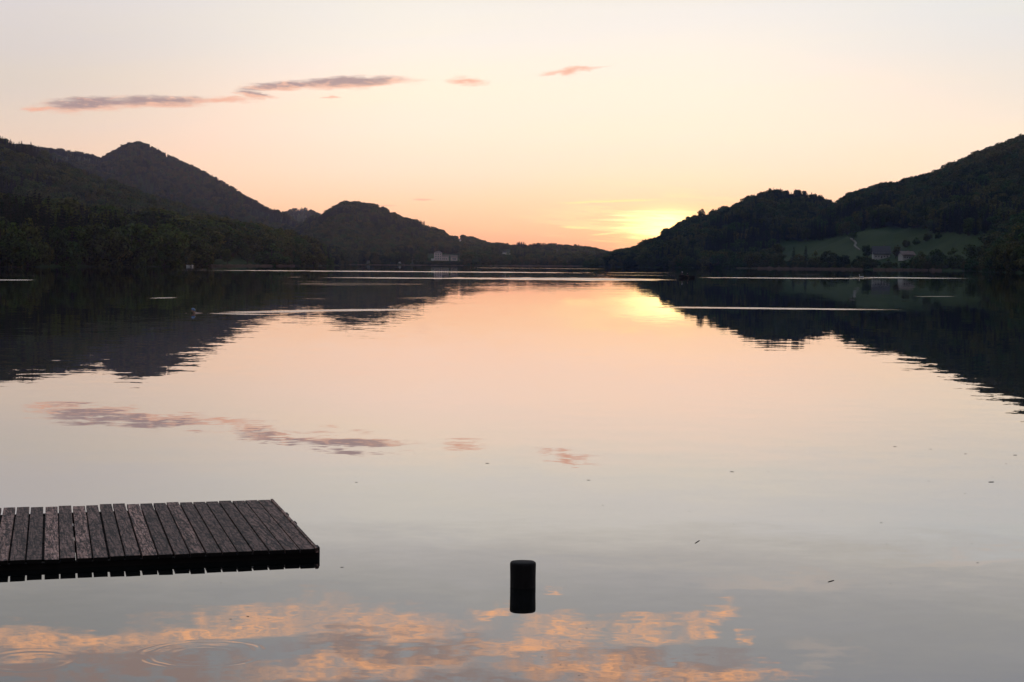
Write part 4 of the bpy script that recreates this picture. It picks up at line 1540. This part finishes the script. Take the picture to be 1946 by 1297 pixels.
LM = [leaf_mesh(1), leaf_mesh(2), leaf_mesh(3)]
leaves = [(677, 917, 6), (926, 881, 8), (1118.5, 913, 7), (1145.4, 960.6, 4), (912, 994, 2.5), (1046.7, 863.8, 2.5), (825, 932, 2), (843, 982, 2.4), (928.5, 980, 2.2),
          (788, 861.5, 2.5), (1391, 897, 8), (1700.6, 849.3, 7), (1765, 915, 3.5), (1833.7, 938.4, 3.5), (1884, 916.6, 11), (1928.8, 865.4, 8), (1834.8, 863, 6),
          (1768.6, 854, 5), (1310, 972, 3), (1394.5, 997, 3), (1563, 971, 3), (1674.5, 993.8, 5), (1685, 1034.6, 3), (1858, 1070, 5), (1692, 1109.7, 3), (1846.6, 1033.9, 3),
          (1344.8, 1049, 2.5), (1460, 897, 3), (650, 1078.5, 7), (1252.5, 867, 3), (1495, 849, 2.5), (1886, 907, 2.5), (1912, 882, 4),
          (438, 1177, 5), (471, 1172, 6), (663, 1196, 3), (510, 1176, 3), (100, 1196, 3), (1115, 1194, 4), (1082, 1219, 4), (1030, 1249, 4), (1065, 1264, 4), (1100, 1284, 4),
          (1597, 1219, 2.5), (1355, 1250, 2.5), (1160, 1249, 3), (1341, 1212, 2.5), (980, 1283, 3), (420, 1108, 3), (88, 934, 2.5)]
for i, (px, py, w) in enumerate(leaves):
    q = wp(px, py)
    o = link(bpy.data.objects.new('drifting_leaf', LM[i % 3]))
    s_ = w / 2 / F * q.length
    o.location = q
    o.scale = (s_, s_ * 1.6, s_ * 0.7)
    o.rotation_euler = (0, 0, random.uniform(-0.4, 0.4))
    tag(o, 'small dark dead leaf drifting on the calm water', 'leaf', 'dead leaves drifting on the lake')
for (ax, ay), (bx_, by_), lb in (((1321, 1033), (1329.5, 1027.5), 'short dark twig lying aslant on the water right of the post'), ((1574, 1106.5), (1585, 1103.5), 'short dark twig floating at lower right')):
    a, c = wp(ax, ay), wp(bx_, by_)
    q = (a + c) / 2
    dv = (c - a) / 2
    bm = bmesh.new()
    z_ = Vector((0, 0, 0.002))
    tube(bm, -dv + z_, dv * 0.2 + z_, 0.003, 0.0045, 7)
    tube(bm, dv * 0.2 + z_, dv + z_, 0.0045, 0.002, 7)
    o = mesh_obj('twig', bm, M_DRIFT, None, True)
    o.location = q
    tag(o, lb, 'twig')

# ------------------------------------------------------------------ evening haze over the lake
HZ = 1.0
if HZ:
    vm = bpy.data.materials.new('haze_air')
    vm.use_nodes = True
    nt = vm.node_tree
    for n in list(nt.nodes):
        nt.nodes.remove(n)
    pv = nt.nodes.new('ShaderNodeVolumePrincipled')
    pv.inputs['Color'].default_value = (0.39, 0.51, 1.0, 1)
    pv.inputs['Absorption Color'].default_value = (1, 1, 1, 1)
    pv.inputs['Density'].default_value = 2.9e-5
    pv.inputs['Anisotropy'].default_value = 0.55
    mo = nt.nodes.new('ShaderNodeOutputMaterial')
    nt.links.new(pv.outputs[0], mo.inputs['Volume'])
    bm = bmesh.new()
    box(bm, (0, 3450, 219), (12000, 8100, 442))
    hz = mesh_obj('haze', bm, vm)
    tag(hz, 'thin evening haze lying over the whole lake valley', 'haze', kind='stuff')

# ------------------------------------------------------------------ render settings
scene.view_settings.view_transform = 'Standard'
scene.view_settings.look = 'None'
scene.view_settings.exposure = 0.0
scene.view_settings.gamma = 1.0
cy = scene.cycles
cy.use_denoising = True
cy.denoising_prefilter = 'ACCURATE'
cy.denoising_input_passes = 'RGB_ALBEDO_NORMAL'
cy.denoiser = 'OPENIMAGEDENOISE'
cy.max_bounces = 6
cy.diffuse_bounces = 2
cy.glossy_bounces = 3
cy.transmission_bounces = 2
cy.volume_bounces = 0
cy.caustics_reflective = False
cy.caustics_refractive = False
cy.sample_clamp_indirect = 6.0
